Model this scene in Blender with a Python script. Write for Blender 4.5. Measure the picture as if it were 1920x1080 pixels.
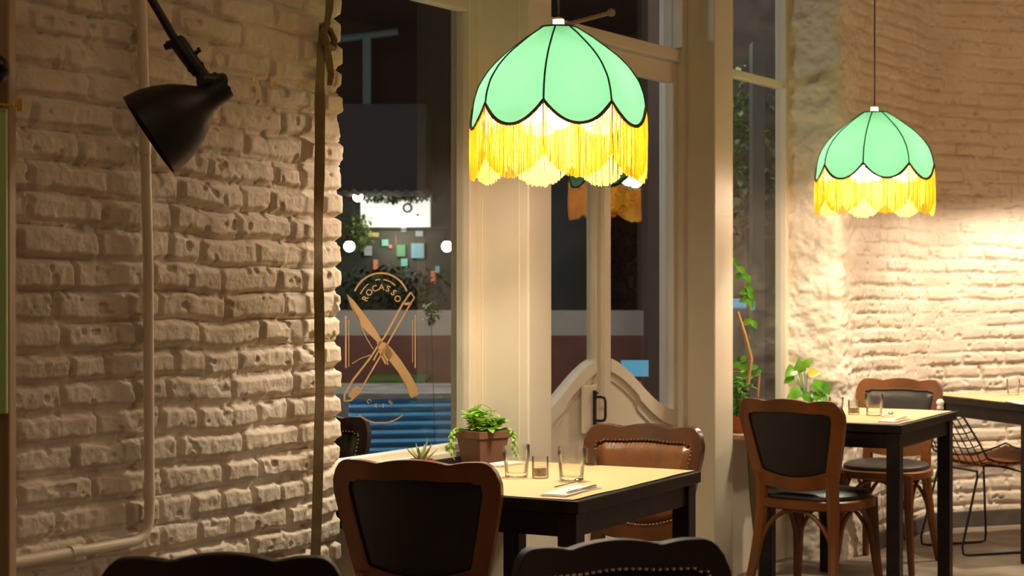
import bpy, bmesh, math, random
import numpy as np
from mathutils import Vector, Matrix
for o in list(bpy.data.objects):
    bpy.data.objects.remove(o, do_unlink=True)
scn = bpy.context.scene
C = bpy.context.collection
PI = math.pi
random.seed(7)
# ------------------------------------------------------------------ camera
F = 3300.0; YH = 530.0; HC = 1.32
cd = bpy.data.cameras.new('camera'); cam = bpy.data.objects.new('camera', cd); C.objects.link(cam)
cd.sensor_width = 36.0; cd.lens = 36.0*F/1920.0
cam.location = (0, 0, HC); cam.rotation_euler = (PI/2 - math.atan((540-YH)/F), 0, 0)
cd.clip_start = 0.05; cd.clip_end = 200
cd.dof.use_dof = True; cd.dof.focus_distance = 5.0; cd.dof.aperture_fstop = 7.0
scn.camera = cam
# ------------------------------------------------------------------ world, exposure
w = bpy.data.worlds.new('night'); scn.world = w; w.use_nodes = True
w.node_tree.nodes['Background'].inputs[0].default_value = (0.004, 0.003, 0.004, 1)
w.node_tree.nodes['Background'].inputs[1].default_value = 1.0
scn.view_settings.view_transform = 'Standard'; scn.view_settings.look = 'None'
scn.view_settings.gamma = 1; scn.view_settings.use_curve_mapping = False
scn.view_settings.exposure = 0.0
LAMP_W = 72.0          # watts of each pendant bulb
WARM = (1.0, 0.80, 0.64)
def plight(name, loc, power, col, r=0.1, parent=None):
    d = bpy.data.lights.new(name, 'POINT'); d.energy = power; d.color = col; d.shadow_soft_size = r
    o = bpy.data.objects.new(name, d); o.location = loc; C.objects.link(o); o.parent = parent
    return o
def spot(name, loc, tgt, power, col, ang, r=0.1, blend=.5):
    d = bpy.data.lights.new(name, 'SPOT'); d.energy = power; d.color = col; d.shadow_soft_size = r
    d.spot_size = ang; d.spot_blend = blend
    o = bpy.data.objects.new(name, d); o.location = loc; C.objects.link(o)
    o.rotation_euler = (Vector(tgt)-Vector(loc)).to_track_quat('-Z', 'Y').to_euler()
    return o
AMB = (1.0, .60, .33)
plight('fill_light', (.9, -.6, 2.9), 7, AMB, .25)  # unseen point lights added as warm fill for the room
plight('fill_light', (4.1, 7.6, 3.27), 32, AMB, .10)
plight('fill_light', (.6, 3.6, 3.1), 7, AMB, .25)
plight('fill_light', (-.70, 2.5, 2.7), 3, (1, .8, .6), .2)
spot('ceiling_spotlight', (3.38, 8.47, 3.25), (3.38, 8.50, 0), 270, (1, .80, .60), math.radians(84), .05, .25)
# ------------------------------------------------------------------ wall frame: u along the street wall, d into the room
OX, OY = 1.06, 8.02
bl = math.hypot(.516, .857); BX, BY = .516/bl, .857/bl; NX, NY = BY, -BX
def P(u, d, z=0.0):
    return Vector((OX+BX*u+NX*d, OY+BY*u+NY*d, z))
def at(px, py, Y):
    return Vector(((px-960)/F*Y, Y, HC-(py-YH)/F*Y))
def onwall(px, py, d=0.0):          # (u, z) where the sight line meets the plane at distance d from the glass
    a = (px-960)/F
    ox, oy = OX+NX*d, OY+NY*d
    u = (a*oy-ox)/(BX-a*BY)
    Y = oy+BY*u
    return u, HC-(py-YH)/F*Y
WALLROT = math.atan2(BY, BX)
# ------------------------------------------------------------------ materials
MATS = {}
def mat(name, col, rough=.6, metal=0.0, var=0.0, vscale=8.0, bump=0.0, bscale=40.0, emis=None, estr=0.0, transl=0.0, col2=None, spec=.5, coat=0.0, wave=None):
    if name in MATS: return MATS[name]
    m = bpy.data.materials.new(name); m.use_nodes = True
    nt = m.node_tree; N = nt.nodes; L = nt.links
    b = N['Principled BSDF']
    b.inputs['Base Color'].default_value = (*col, 1); b.inputs['Roughness'].default_value = rough
    b.inputs['Metallic'].default_value = metal; b.inputs['Specular IOR Level'].default_value = spec
    b.inputs['Coat Weight'].default_value = coat
    tc = N.new('ShaderNodeTexCoord')
    if var or col2:
        nz = N.new('ShaderNodeTexNoise'); nz.inputs['Scale'].default_value = vscale; nz.inputs['Detail'].default_value = 6
        if wave:
            mp = N.new('ShaderNodeMapping'); mp.inputs['Scale'].default_value = wave
            L.new(tc.outputs['Object'], mp.inputs[0]); L.new(mp.outputs[0], nz.inputs['Vector'])
        else:
            L.new(tc.outputs['Object'], nz.inputs['Vector'])
        cr = N.new('ShaderNodeValToRGB')
        c2 = col2 if col2 else tuple(max(0, c*(1-var)) for c in col)
        cr.color_ramp.elements[0].position = .35; cr.color_ramp.elements[0].color = (*c2, 1)
        cr.color_ramp.elements[1].position = .65; cr.color_ramp.elements[1].color = (*col, 1)
        L.new(nz.outputs['Fac'], cr.inputs[0]); L.new(cr.outputs[0], b.inputs['Base Color'])
    if bump:
        n2 = N.new('ShaderNodeTexNoise'); n2.inputs['Scale'].default_value = bscale; n2.inputs['Detail'].default_value = 8
        L.new(tc.outputs['Object'], n2.inputs['Vector'])
        bp = N.new('ShaderNodeBump'); bp.inputs['Strength'].default_value = bump; bp.inputs['Distance'].default_value = .004
        L.new(n2.outputs['Fac'], bp.inputs['Height']); L.new(bp.outputs[0], b.inputs['Normal'])
    if emis:
        b.inputs['Emission Color'].default_value = (*emis, 1); b.inputs['Emission Strength'].default_value = estr
    if transl:
        tr = N.new('ShaderNodeBsdfTranslucent'); mx = N.new('ShaderNodeMixShader'); mx.inputs[0].default_value = transl
        if var or col2: L.new(cr.outputs[0], tr.inputs['Color'])
        else: tr.inputs['Color'].default_value = (*col, 1)
        L.new(b.outputs[0], mx.inputs[1]); L.new(tr.outputs[0], mx.inputs[2])
        L.new(mx.outputs[0], N['Material Output'].inputs[0])
    MATS[name] = m
    return m
def pane_mat():
    m = bpy.data.materials.new('window_glass'); m.use_nodes = True
    nt = m.node_tree; N = nt.nodes; L = nt.links; N.remove(N['Principled BSDF'])
    t = N.new('ShaderNodeBsdfTransparent'); t.inputs[0].default_value = (.95, .97, .96, 1)
    g = N.new('ShaderNodeBsdfGlossy'); g.inputs['Roughness'].default_value = .0
    fr = N.new('ShaderNodeFresnel'); fr.inputs['IOR'].default_value = 1.5
    ge = N.new('ShaderNodeNewGeometry')
    # a closed pane: both faces reflect by Fresnel
    mx = N.new('ShaderNodeMixShader')
    L.new(fr.outputs[0], mx.inputs[0]); L.new(t.outputs[0], mx.inputs[1]); L.new(g.outputs[0], mx.inputs[2])
    # the face seen from inside the slab must not reflect totally
    m2 = N.new('ShaderNodeMixShader'); L.new(ge.outputs['Backfacing'], m2.inputs[0])
    L.new(mx.outputs[0], m2.inputs[1]); L.new(t.outputs[0], m2.inputs[2])
    L.new(m2.outputs[0], N['Material Output'].inputs[0])
    return m
def glass_mat():
    m = bpy.data.materials.new('tumbler_glass'); m.use_nodes = True
    nt = m.node_tree; N = nt.nodes; L = nt.links; N.remove(N['Principled BSDF'])
    t = N.new('ShaderNodeBsdfTransparent'); t.inputs[0].default_value = (.99, .99, .98, 1)
    g = N.new('ShaderNodeBsdfGlossy'); g.inputs['Roughness'].default_value = .03
    e = N.new('ShaderNodeBsdfGlass'); e.inputs['Roughness'].default_value = .02; e.inputs['IOR'].default_value = 1.15
    lw = N.new('ShaderNodeFresnel'); lw.inputs['IOR'].default_value = 1.24
    mx = N.new('ShaderNodeMixShader'); m2 = N.new('ShaderNodeMixShader'); m2.inputs[0].default_value = .10
    mu = N.new('ShaderNodeMath'); mu.operation = 'MULTIPLY'; mu.inputs[1].default_value = .8; L.new(lw.outputs[0], mu.inputs[0]); L.new(mu.outputs[0], mx.inputs[0]); L.new(m2.outputs[0], mx.inputs[1]); L.new(g.outputs[0], mx.inputs[2])
    L.new(t.outputs[0], m2.inputs[1]); L.new(e.outputs[0], m2.inputs[2])
    L.new(mx.outputs[0], N['Material Output'].inputs[0])
    return m
M_PANE = pane_mat(); M_GLASS = glass_mat()
M_PAINT = mat('cream_paint', (.80, .72, .56), .5, var=.06, vscale=3, bump=.15, bscale=25)
M_BRICK = mat('whitewashed_brick', (.74, .66, .54), .75, col2=(.62, .53, .41), vscale=6, bump=.55, bscale=90)
M_BRICK2 = mat('whitewashed_brick_pale', (.78, .70, .57), .75, col2=(.68, .59, .46), vscale=5, bump=.5, bscale=60)
M_PLASTER = mat('plain_plaster', (.60, .52, .42), .8, var=.1, bump=.3, bscale=12)
M_FLOOR = mat('worn_concrete', (.34, .28, .21), .55, col2=(.20, .165, .125), vscale=5, bump=.3, bscale=20)
M_PIPE = mat('painted_pipe', (.84, .74, .58), .45, var=.08)
M_BLACKTABLE = mat('black_stained_wood', (.007, .004, .003), .45, col2=(.018, .011, .007), vscale=14, bump=.1, bscale=50, spec=.3)
M_KRAFT = mat('kraft_paper', (.75, .51, .26), .7, var=.05, vscale=5)
M_WOOD = mat('reddish_chair_wood', (.21, .066, .008), .38, col2=(.12, .036, .005), vscale=9, wave=(1, 1, .3), coat=.08, spec=.4)
M_WOODD = mat('dark_chair_wood', (.030, .012, .009), .55, col2=(.018, .008, .006), vscale=9, wave=(1, 1, .3), spec=.3)
M_WOODB = mat('brown_chair_wood', (.09, .029, .009), .33, col2=(.055, .018, .006), vscale=9, wave=(1, 1, .3), coat=.3)
M_LEATHB = mat('brown_leather', (.20, .075, .022), .30, col2=(.13, .045, .014), vscale=12, bump=.25, bscale=120)
M_LEATHD = mat('dark_leather', (.010, .006, .005), .38, col2=(.006, .004, .004), vscale=10, bump=.25, bscale=120)
M_LEATHG = mat('charcoal_leather', (.035, .027, .024), .42, var=.3, bump=.25, bscale=120)
M_NAIL = mat('brass_nail', (.75, .60, .36), .25, metal=1)
M_BLACK = mat('black_metal', (.006, .006, .007), .45, metal=0.0)
M_WIRE = mat('black_wire', (.012, .010, .010), .4)
M_GREEN = mat('green_fabric', (.115, .335, .205), .85, var=.06, vscale=18, transl=.115)
M_RIB = mat('dark_green_rib', (.02, .10, .05), .7)
M_TRIM = mat('brown_braid', (.13, .075, .02), .8)
M_FRINGE = mat('yellow_fringe', (.96, .66, .12), .7, var=.1, vscale=30, transl=.62)
M_CORD = mat('dark_cord', (.05, .032, .02), .6)
M_PORC = mat('white_porcelain', (.85, .83, .75), .3)
M_BULB = mat('lit_bulb', (1, .9, .7), .5, emis=WARM, estr=LAMP_W/(PI*3*4*PI*.04**2))
M_STRAP = mat('olive_strap', (.26, .19, .07), .8, var=.2, vscale=25, bump=.3, bscale=200)
M_BRASS = mat('brass', (.95, .68, .16), .35, metal=.35)
M_GOLD = mat('gold_leaf', (.30, .18, .08), .5)
M_TERRA = mat('terracotta', (.27, .12, .07), .6, var=.12)
M_TERRAR = mat('red_terracotta', (.42, .11, .045), .6, var=.1)
M_LEAF = mat('bright_leaf', (.55, .80, .16), .45, col2=(.36, .66, .10), vscale=25, transl=.25)
M_LEAF2 = mat('glossy_leaf', (.17, .42, .03), .3, col2=(.07, .25, .02), vscale=18, transl=.2)
M_LEAFY = mat('yellow_leaf', (.75, .55, .08), .4, transl=.2)
M_ALOE = mat('aloe_leaf', (.38, .42, .18), .5)
M_SOIL = mat('soil', (.03, .02, .012), .9)
M_PAPER = mat('white_napkin', (.85, .82, .76), .8)
M_STEEL = mat('cutlery_steel', (.55, .53, .50), .2, metal=1)
M_OLIVE = mat('olive_wood', (.17, .12, .04), .5, var=.2, wave=(1, 1, .2))
M_LTWOOD = mat('light_wood', (.50, .34, .19), .5, col2=(.36, .23, .12), vscale=8, wave=(1, 1, .12))
M_ORANGE = mat('orange_cushion', (.50, .17, .06), .7, col2=(.36, .11, .04), vscale=30, bump=.3)
# ------------------------------------------------------------------ object helpers
def mesh_obj(name, me, m=None, parent=None):
    o = bpy.data.objects.new(name, me); C.objects.link(o)
    if m: me.materials.append(m)
    if parent: o.parent = parent
    return o
def obj(name, bm, m=None, parent=None, smooth=True, bevel=0.0, loc=None, rotz=0):
    me = bpy.data.meshes.new(name); bm.normal_update(); bm.to_mesh(me); bm.free()
    if smooth:
        for p in me.polygons: p.use_smooth = True
    o = mesh_obj(name, me, m, parent)
    if bevel:
        b = o.modifiers.new('bevel', 'BEVEL'); b.width = bevel; b.segments = 2; b.limit_method = 'ANGLE'; b.angle_limit = math.radians(40)
        b.harden_normals = False
    if smooth:
        try:
            me.set_sharp_from_angle(angle=math.radians(38))
        except Exception: pass
    if loc is not None: o.location = loc
    if rotz: o.rotation_euler = (0, 0, rotz)
    return o
def thing(name, label, cat, loc=(0, 0, 0), rotz=0, group=None):
    o = bpy.data.objects.new(name, None); C.objects.link(o); o.empty_display_size = .1
    o.location = loc; o.rotation_euler = (0, 0, rotz); o['label'] = label; o['category'] = cat
    if group: o['group'] = group
    return o
def tag(o, label, cat, group=None, kind=None):
    o['label'] = label; o['category'] = cat
    if group: o['group'] = group
    if kind: o['kind'] = kind
    return o
def structure(o):
    o['kind'] = 'structure'; return o
def dup(root, loc, rotz, label=None, group=None):
    r = root.copy(); C.objects.link(r); r.location = loc; r.rotation_euler = (0, 0, rotz)
    if label: r['label'] = label
    if group: r['group'] = group
    for ch in list(root.children):
        c = ch.copy(); C.objects.link(c); c.parent = r
        for g in list(ch.children):
            d = g.copy(); C.objects.link(d); d.parent = c
    return r
def NB(): return bmesh.new()
def box(bm, c, s, rot=None):
    r = bmesh.ops.create_cube(bm, size=1)
    M = Matrix.Translation(Vector(c)) @ (rot.to_4x4() if rot else Matrix.Identity(4)) @ Matrix.Diagonal((*s, 1))
    bmesh.ops.transform(bm, matrix=M, verts=r['verts'])
    return r['verts']
def rz(a): return Matrix.Rotation(a, 3, 'Z')
def wbox(bm, u0, u1, d0, d1, z0, z1):   # box in the wall frame
    c = P((u0+u1)/2, (d0+d1)/2, (z0+z1)/2)
    box(bm, c, (abs(u1-u0), abs(d1-d0), abs(z1-z0)), rz(WALLROT))
def tube(bm, pts, rad, seg=8, cap=True, flat=1.0, up=None):
    pts = [Vector(p) for p in pts]; n = len(pts)
    if not hasattr(rad, '__len__'): rad = [rad]*n
    rings = []
    prev = None
    for i, p in enumerate(pts):
        t = (pts[min(i+1, n-1)]-pts[max(i-1, 0)])
        t = t.normalized() if t.length > 1e-9 else Vector((0, 0, 1))
        if prev is None:
            a = Vector(up) if up else (Vector((0, 0, 1)) if abs(t.z) < .9 else Vector((1, 0, 0)))
            x = a.cross(t)
            x = x.normalized() if x.length > 1e-6 else t.orthogonal().normalized()
        else:
            x = (prev - t*prev.dot(t)).normalized()
        prev = x; y = t.cross(x)
        rings.append([bm.verts.new(p + (x*math.cos(2*PI*k/seg)+y*math.sin(2*PI*k/seg)*flat)*rad[i]) for k in range(seg)])
    for i in range(n-1):
        for k in range(seg):
            bm.faces.new((rings[i][k], rings[i][(k+1) % seg], rings[i+1][(k+1) % seg], rings[i+1][k]))
    if cap:
        bm.faces.new(rings[0][::-1]); bm.faces.new(rings[-1])
def bez(p0, p1, p2, p3, n=10):
    p0, p1, p2, p3 = map(Vector, (p0, p1, p2, p3))
    return [p0*(1-t)**3+p1*3*t*(1-t)**2+p2*3*t*t*(1-t)+p3*t**3 for t in [i/n for i in range(n+1)]]
def lathe(bm, prof, seg=24, M=None, close=False):
    rings = []
    for r, z in prof:
        if r < 1e-6: rings.append([bm.verts.new((0, 0, z))])
        else: rings.append([bm.verts.new((r*math.cos(2*PI*k/seg), r*math.sin(2*PI*k/seg), z)) for k in range(seg)])
    vs = [v for r in rings for v in r]
    for i in range(len(rings)-1):
        a, b = rings[i], rings[i+1]
        for k in range(seg):
            k2 = (k+1) % seg
            if len(a) == 1 and len(b) == 1: continue
            if len(a) == 1: bm.faces.new((a[0], b[k2], b[k])) if False else bm.faces.new((a[0], b[k], b[k2]))
            elif len(b) == 1: bm.faces.new((a[k2], a[k], b[0]))
            else: bm.faces.new((a[k2], a[k], b[k], b[k2])) if False else bm.faces.new((a[k], a[k2], b[k2], b[k]))
    if M is not None: bmesh.ops.transform(bm, matrix=M, verts=vs)
    bmesh.ops.recalc_face_normals(bm, faces=bm.faces[:])
    return vs
def prism(bm, poly, fn, t0, t1):
    """poly: 2-D outline; fn(x, y, t) -> Vector."""
    a = [bm.verts.new(fn(x, y, t0)) for x, y in poly]; b = [bm.verts.new(fn(x, y, t1)) for x, y in poly]
    n = len(poly)
    bm.faces.new(a); bm.faces.new(b[::-1])
    for i in range(n): bm.faces.new((a[i], b[i], b[(i+1) % n], a[(i+1) % n]))
    bmesh.ops.recalc_face_normals(bm, faces=bm.faces[:])
# ------------------------------------------------------------------ numpy noise
_rng = np.random.RandomState(3); _T = _rng.rand(256, 256)
def vn(x, y, s=0):
    xi = np.floor(x).astype(int); yi = np.floor(y).astype(int); fx = x-xi; fy = y-yi
    fx = fx*fx*(3-2*fx); fy = fy*fy*(3-2*fy)
    o1, o2 = s*37, s*91
    g = lambda a, b: _T[(a+o1) % 256, (b+o2) % 256]
    return ((g(xi, yi)*(1-fx)+g(xi+1, yi)*fx)*(1-fy)+(g(xi, yi+1)*(1-fx)+g(xi+1, yi+1)*fx)*fy)*2-1
def fbm(x, y, s=0, o=4):
    r = 0; a = 1; t = 0
    for i in range(o): r = r+a*vn(x*2**i, y*2**i, s+i); t += a; a *= .5
    return r/t
def sst(a, b, x):
    t = np.clip((x-a)/(b-a), 0, 1); return t*t*(3-2*t)
def bricks(u, z, seed=0, depth=.016, fill=0.0, fillamt=.8, pitch=.070, rough=.0022, wob=1.0, groove=.009, pitd=.007):
    zz = z + wob*(.010*vn(u*1.6, z*1.1, seed+1)+.005*vn(u*6, z*4, seed+2))+5.0
    jj = zz/pitch; idx = np.floor(jj).astype(int); f = jj-idx
    rg = np.random.RandomState(seed+11)
    nmax = idx.max()+2
    uu = u + wob*.004*vn(u*9, z*9, seed+3)
    b0 = np.zeros_like(u); b1 = np.zeros_like(u); bid = np.zeros(u.shape, int); jh = np.zeros_like(u)
    jw = rg.uniform(.003, .0085, nmax+1)
    for j in range(idx.min(), nmax):
        L = rg.choice([.115, .13, .22, .23, .24, .25, .26, .24], size=120)
        c = np.cumsum(L)-rg.uniform(0, .25)-9.0
        mk = idx == j
        if not mk.any(): continue
        k = np.clip(np.searchsorted(c, uu[mk])-1, 0, len(c)-2)
        b0[mk] = c[k]; b1[mk] = c[k+1]; bid[mk] = j*131+k
        jh[mk] = np.where(f[mk] < .5, jw[j], jw[j+1])
    dz = np.minimum(f, 1-f)*pitch - jh - .002
    du = np.minimum(uu-b0, b1-uu) - .0045
    nd = .0062*fbm(u*24, z*24, seed+5, 3)
    rr = .012
    ax = np.clip(rr-dz, 0, None); ay = np.clip(rr-du, 0, None)
    d = rr-np.sqrt(ax*ax+ay*ay)+nd
    e = sst(-.002, .010, d)
    rnd = _T[(bid*7) % 256, (bid*13+seed) % 256]*2-1; rn2 = _T[(bid*3+5) % 256, (bid*17) % 256]*2-1
    top = depth+rnd*.0045+rn2*.05*(f-.5)*pitch+.0028*fbm(u*9, z*14, seed+6, 3)
    low = .0035*fbm(u*20, z*30, seed+7, 3)
    if fill > 0:
        q = sst(-.25, .35, fbm(u*2.3, z*4, seed+8, 3)+fill-.5)
        low = low*(1-q)+q*depth*fillamt
    h = low*(1-e)+top*e
    h = h+rough*fbm(u*45, z*45, seed+9, 3)
    cr = np.exp(-(np.minimum(f, 1-f)*pitch/.0032)**2)*sst(-.25, .25, vn(u*7, idx*3.7, seed+14))+.8*np.exp(-(np.minimum(uu-b0, b1-uu)/.003)**2)*sst(-.1, .3, vn(u*5+9, z*20, seed+15))
    h = h-groove*np.clip(cr, 0, 1)
    pit = sst(.44, .60, fbm(u*30, z*34, seed+12, 2))
    h = h-pitd*pit
    return h
def path_wall(name, pts, step, z0, z1, hfun, m, rad=.02):
    """A wall that follows a plan polyline; its relief is displaced along the plan normal."""
    # round the corners
    P2 = [np.array(p, float) for p in pts]; out = [P2[0]]
    for i in range(1, len(P2)-1):
        a = P2[i-1]-P2[i]; c = P2[i+1]-P2[i]; a /= np.linalg.norm(a); c /= np.linalg.norm(c)
        p0 = P2[i]+a*rad; p1 = P2[i]+c*rad
        for t in np.linspace(0, 1, 8): out.append(p0*(1-t)**2+P2[i]*2*t*(1-t)+p1*t*t)
    out.append(P2[-1]); out = np.array(out)
    seg = np.linalg.norm(np.diff(out, axis=0), axis=1); s = np.concatenate([[0], np.cumsum(seg)])
    n = int(s[-1]/step)+1; ss = np.linspace(0, s[-1], n)
    X = np.interp(ss, s, out[:, 0]); Y = np.interp(ss, s, out[:, 1])
    tx = np.gradient(X, ss); ty = np.gradient(Y, ss)
    k = 5; ker = np.ones(k)/k
    tx = np.convolve(np.pad(tx, k//2, 'edge'), ker, 'valid'); ty = np.convolve(np.pad(ty, k//2, 'edge'), ker, 'valid')
    l = np.hypot(tx, ty); tx /= l; ty /= l
    nx, ny = ty, -tx          # right-hand side of the direction of travel = room side
    m_ = int((z1-z0)/step)+1; zz = np.linspace(z0, z1, m_)
    S, Z = np.meshgrid(ss, zz, indexing='ij')
    H = hfun(S, Z)
    VX = X[:, None]+nx[:, None]*H; VY = Y[:, None]+ny[:, None]*H
    co = np.stack([VX, VY, Z], -1).reshape(-1, 3)
    i, j = np.meshgrid(np.arange(n-1), np.arange(m_-1), indexing='ij')
    a = (i*m_+j).ravel(); quads = np.stack([a, a+m_, a+m_+1, a+1], -1)
    me = bpy.data.meshes.new(name)
    me.vertices.add(len(co)); me.vertices.foreach_set('co', co.ravel())
    nf = len(quads); me.loops.add(nf*4); me.loops.foreach_set('vertex_index', quads.ravel().astype(np.int32))
    me.polygons.add(nf); me.polygons.foreach_set('loop_start', np.arange(0, nf*4, 4, dtype=np.int32))
    me.polygons.foreach_set('loop_total', np.full(nf, 4, np.int32)); me.polygons.foreach_set('use_smooth', np.ones(nf, bool))
    me.update(); me.validate()
    return structure(mesh_obj(name, me, m))
# ------------------------------------------------------------------ the room
CEIL = 3.4
U_END = -3.45       # where the left brick wall ends
D_W = .27           # brick face to glass
UP0, UP1 = -2.303, -2.147      # left post
UQ0, UQ1 = -.677, -.487        # right post
UW2 = .50
UC = 1.84
def lw_h(S, Z):
    a_ = bricks(S, Z, seed=4, depth=.015, fill=.16, fillamt=.78, rough=.0034, wob=1.5)
    c_ = bricks(S, Z, seed=4, depth=.013, fill=.34, fillamt=.85, rough=.0030, wob=1.5)
    q = sst(1.0, 1.75, Z+.15*vn(S*1.7, Z*1.3, 60))
    h = a_*(1-q)+(c_+.004)*q
    # ends of the courses stick out unevenly around the corner
    return h
u_s = -4.95
path_wall('wall_left', [P(u_s, D_W)[:2], P(U_END, D_W)[:2], P(U_END, 0)[:2]], .0035, 0, CEIL, lw_h, M_BRICK, rad=.016)
u_t = UW2
ca = P(UC, D_W); fdir = Vector((.943, .333, 0)).normalized(); cb = ca+fdir*3.3
def rw_h(S, Z):
    br = bricks(S, Z, seed=21, depth=.012, fill=.46, fillamt=.88, rough=.0020, wob=1.3, groove=.014, pitd=.012)
    ro = .020*fbm(S*11, Z*14, 33, 4)+.007*fbm(S*34, Z*34, 35, 3)
    k = sst(.62, .30, S+.12*vn(Z*3, S*2, 40))     # rough rubble next to the window
    lowk = sst(1.0, .75, Z)*sst(.95, .55, S)
    k = np.maximum(k, lowk*.8)
    return br*(1-k)+ro*k
path_wall('wall_far', [P(UW2, 0)[:2], P(UW2, D_W)[:2], ca[:2], cb[:2]], .0065, 0, CEIL, rw_h, M_BRICK2, rad=.05)
# solid bodies behind the reliefs and the rest of the shell
b = NB(); wbox(b, -13, U_END-.03, D_W-.36, D_W-.03, 0, CEIL); structure(obj('wall_left', b, M_PLASTER, smooth=False))
b = NB(); wbox(b, UW2+.03, UC+.4, -.06, D_W-.03, 0, CEIL); structure(obj('wall_street', b, M_PLASTER, smooth=False))
b = NB(); wbox(b, -13, u_s+.01, D_W-.02, D_W+.012, 0, CEIL); structure(obj('wall_left', b, M_BRICK2, smooth=False))
def planbox(a, c, t, z0, z1):      # a thick wall between two plan points, thickness to the left of a->c
    bm = NB(); d = (c-a); l = d.length; d.normalize(); n = Vector((-d.y, d.x, 0))
    m_ = (a+c)/2+n*t/2
    box(bm, (m_.x, m_.y, (z0+z1)/2), (l, abs(t), z1-z0), rz(math.atan2(d.y, d.x))); return bm
cfar = ca+fdir*7.5
a0 = ca+fdir*.0; a1 = cfar
nfar = Vector((fdir.y, -fdir.x, 0))
structure(obj('wall_far', planbox(Vector((cb.x, cb.y, 0))+nfar*.010-fdir*.01, Vector((cfar.x, cfar.y, 0))+nfar*.010, .02, 0, CEIL), M_BRICK2, smooth=False))
structure(obj('wall_far', planbox(Vector((a0.x, a0.y, 0))+Vector((-fdir.y, fdir.x, 0))*.02, Vector((a1.x, a1.y, 0))+Vector((-fdir.y, fdir.x, 0))*.02, .3, 0, CEIL), M_PLASTER, smooth=False))
R0 = Vector((cfar.x, cfar.y, 0)); R1 = R0-Vector((BX, BY, 0))*14.5
L1 = P(-13, D_W); L1.z = 0
structure(obj('wall_right', planbox(R1, R0, -.3, 0, CEIL), M_PLASTER, smooth=False))
structure(obj('wall_rear', planbox(L1, R1, -.3, 0, CEIL), M_PLASTER, smooth=False))
def poly_slab(name, pts, z0, z1, m):
    bm = NB(); prism(bm, [(p.x, p.y) for p in pts], lambda x, y, t: Vector((x, y, t)), z0, z1)
    return structure(obj(name, bm, m, smooth=False))
FP = [P(-13.2, -.0), P(UC, -.0), Vector((ca.x, ca.y, 0)), Vector((cfar.x, cfar.y, 0)), R1]
poly_slab('floor', FP, -.12, 0.0, M_FLOOR)
poly_slab('ceiling', FP, CEIL, CEIL+.15, mat('ceiling_paint', (.45, .38, .30), .8, var=.05))
# wall under / over the openings
b = NB(); wbox(b, U_END-.05, UP0, -.12, .0, 0, .745); structure(obj('wall_street', b, M_PAINT, smooth=False))
b = NB(); wbox(b, UQ1, UW2+.05, -.10, .0, 0, .66); structure(obj('wall_street', b, M_PAINT, smooth=False))
b = NB(); wbox(b, U_END-.3, UW2+.3, -.15, .02, 2.92, CEIL); structure(obj('wall_street', b, M_PAINT, smooth=False))
# skirting on the far wall
b = NB(); bmk = planbox(P(UC-.90, D_W+.012, 0), P(UC+.02, D_W+.012, 0), -.022, 0, .085)
structure(obj('baseboard_street', bmk, mat('grey_skirting', (.11, .09, .07), .7, var=.3, vscale=12), smooth=False, bevel=.004)); b.free()
bmk = planbox(Vector((ca.x, ca.y, 0))+Vector((fdir.y, -fdir.x, 0))*.012, Vector((cb.x, cb.y, 0))+Vector((fdir.y, -fdir.x, 0))*.012, -.022, 0, .085)
structure(obj('baseboard_far', bmk, MATS['grey_skirting'], smooth=False, bevel=.004))
# posts
def post(name, u0, u1, p):
    bm = NB(); wbox(bm, u0, u1, -.10, p, 0, CEIL-.002)
    o = structure(obj(name, bm, M_PAINT, smooth=False, bevel=.006)); return o
trim1 = post('trim_1', UP0, UP1, .216)
b = NB()     # raised panel mouldings on the face of the left post that looks to the room's near end
for dd in (.030, .176): wbox(b, UP0-.0025, UP0+.001, dd-.003, dd+.003, .12, 3.2)
structure(obj('trim_2', b, M_PAINT, smooth=False, bevel=.002))
trim3 = post('trim_3', UQ0, UQ1, .16)
b = NB()
wbox(b, UQ1-.002, UQ1+.03, -.06, .05, 0, CEIL-.01); structure(obj('trim_4', b, M_PAINT, smooth=False, bevel=.003))
# ---------------- windows
def window(name, u0, u1, zs, stile=.05, rail=.045, dep=(-.045, .012)):
    """u0..u1 opening, zs = list of rail positions (bottoms); panes between them."""
    bm = NB()
    wbox(bm, u0, u0+stile, dep[0], dep[1], zs[0], zs[-1]+rail); wbox(bm, u1-stile, u1, dep[0], dep[1], zs[0], zs[-1]+rail)
    for z in zs: wbox(bm, u0+stile, u1-stile, dep[0]+.004, dep[1]-.004, z, z+rail)
    fr = structure(obj(name, bm, M_PAINT, smooth=False, bevel=.004))
    for i in range(len(zs)-1):
        g = NB(); wbox(g, u0+stile-.004, u1-stile+.004, -.018, -.013, zs[i]+rail-.004, zs[i+1]+.004)
        obj('pane', g, M_PANE, fr, smooth=False)
    return fr
win1 = window('window_1', U_END-.02, UP0, [.737, 2.246, 2.88], rail=.040)
win2 = window('window_2', UQ1+.02, UW2+.01, [.66, 2.245, 2.88], stile=.045, rail=.034)
# sill ledge of window 1 : a pale board, with a lower dark shelf
b = NB(); wbox(b, U_END+.03, UP0-.0, .002, .04, .737, .757)
structure(obj('trim_5', b, M_PAINT, smooth=False, bevel=.003))
b = NB(); wbox(b, U_END+.045, UP0-.012, .042, .245, .694, .712)
sh = tag(obj('window_shelf', b, mat('dark_shelf', (.03, .022, .016), .5), smooth=False, bevel=.003), 'dark narrow shelf under the large window, behind the near table, holding pots', 'shelf')
b3 = NB(); wbox(b3, U_END+.045, UP0-.012, .004, .042, .694, .7365); obj('dark_gap_strip', b3, MATS['dark_shelf'], sh, smooth=False)  # dark strip added to stand in for the shaded gap below the board
b2 = NB()
for uu in (-3.25, -2.85, -2.45):
    b2 = NB(); wbox(b2, uu-.012, uu+.012, .004, .20, .60, .694); obj('bracket', b2, M_BLACK, sh, smooth=False)
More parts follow.
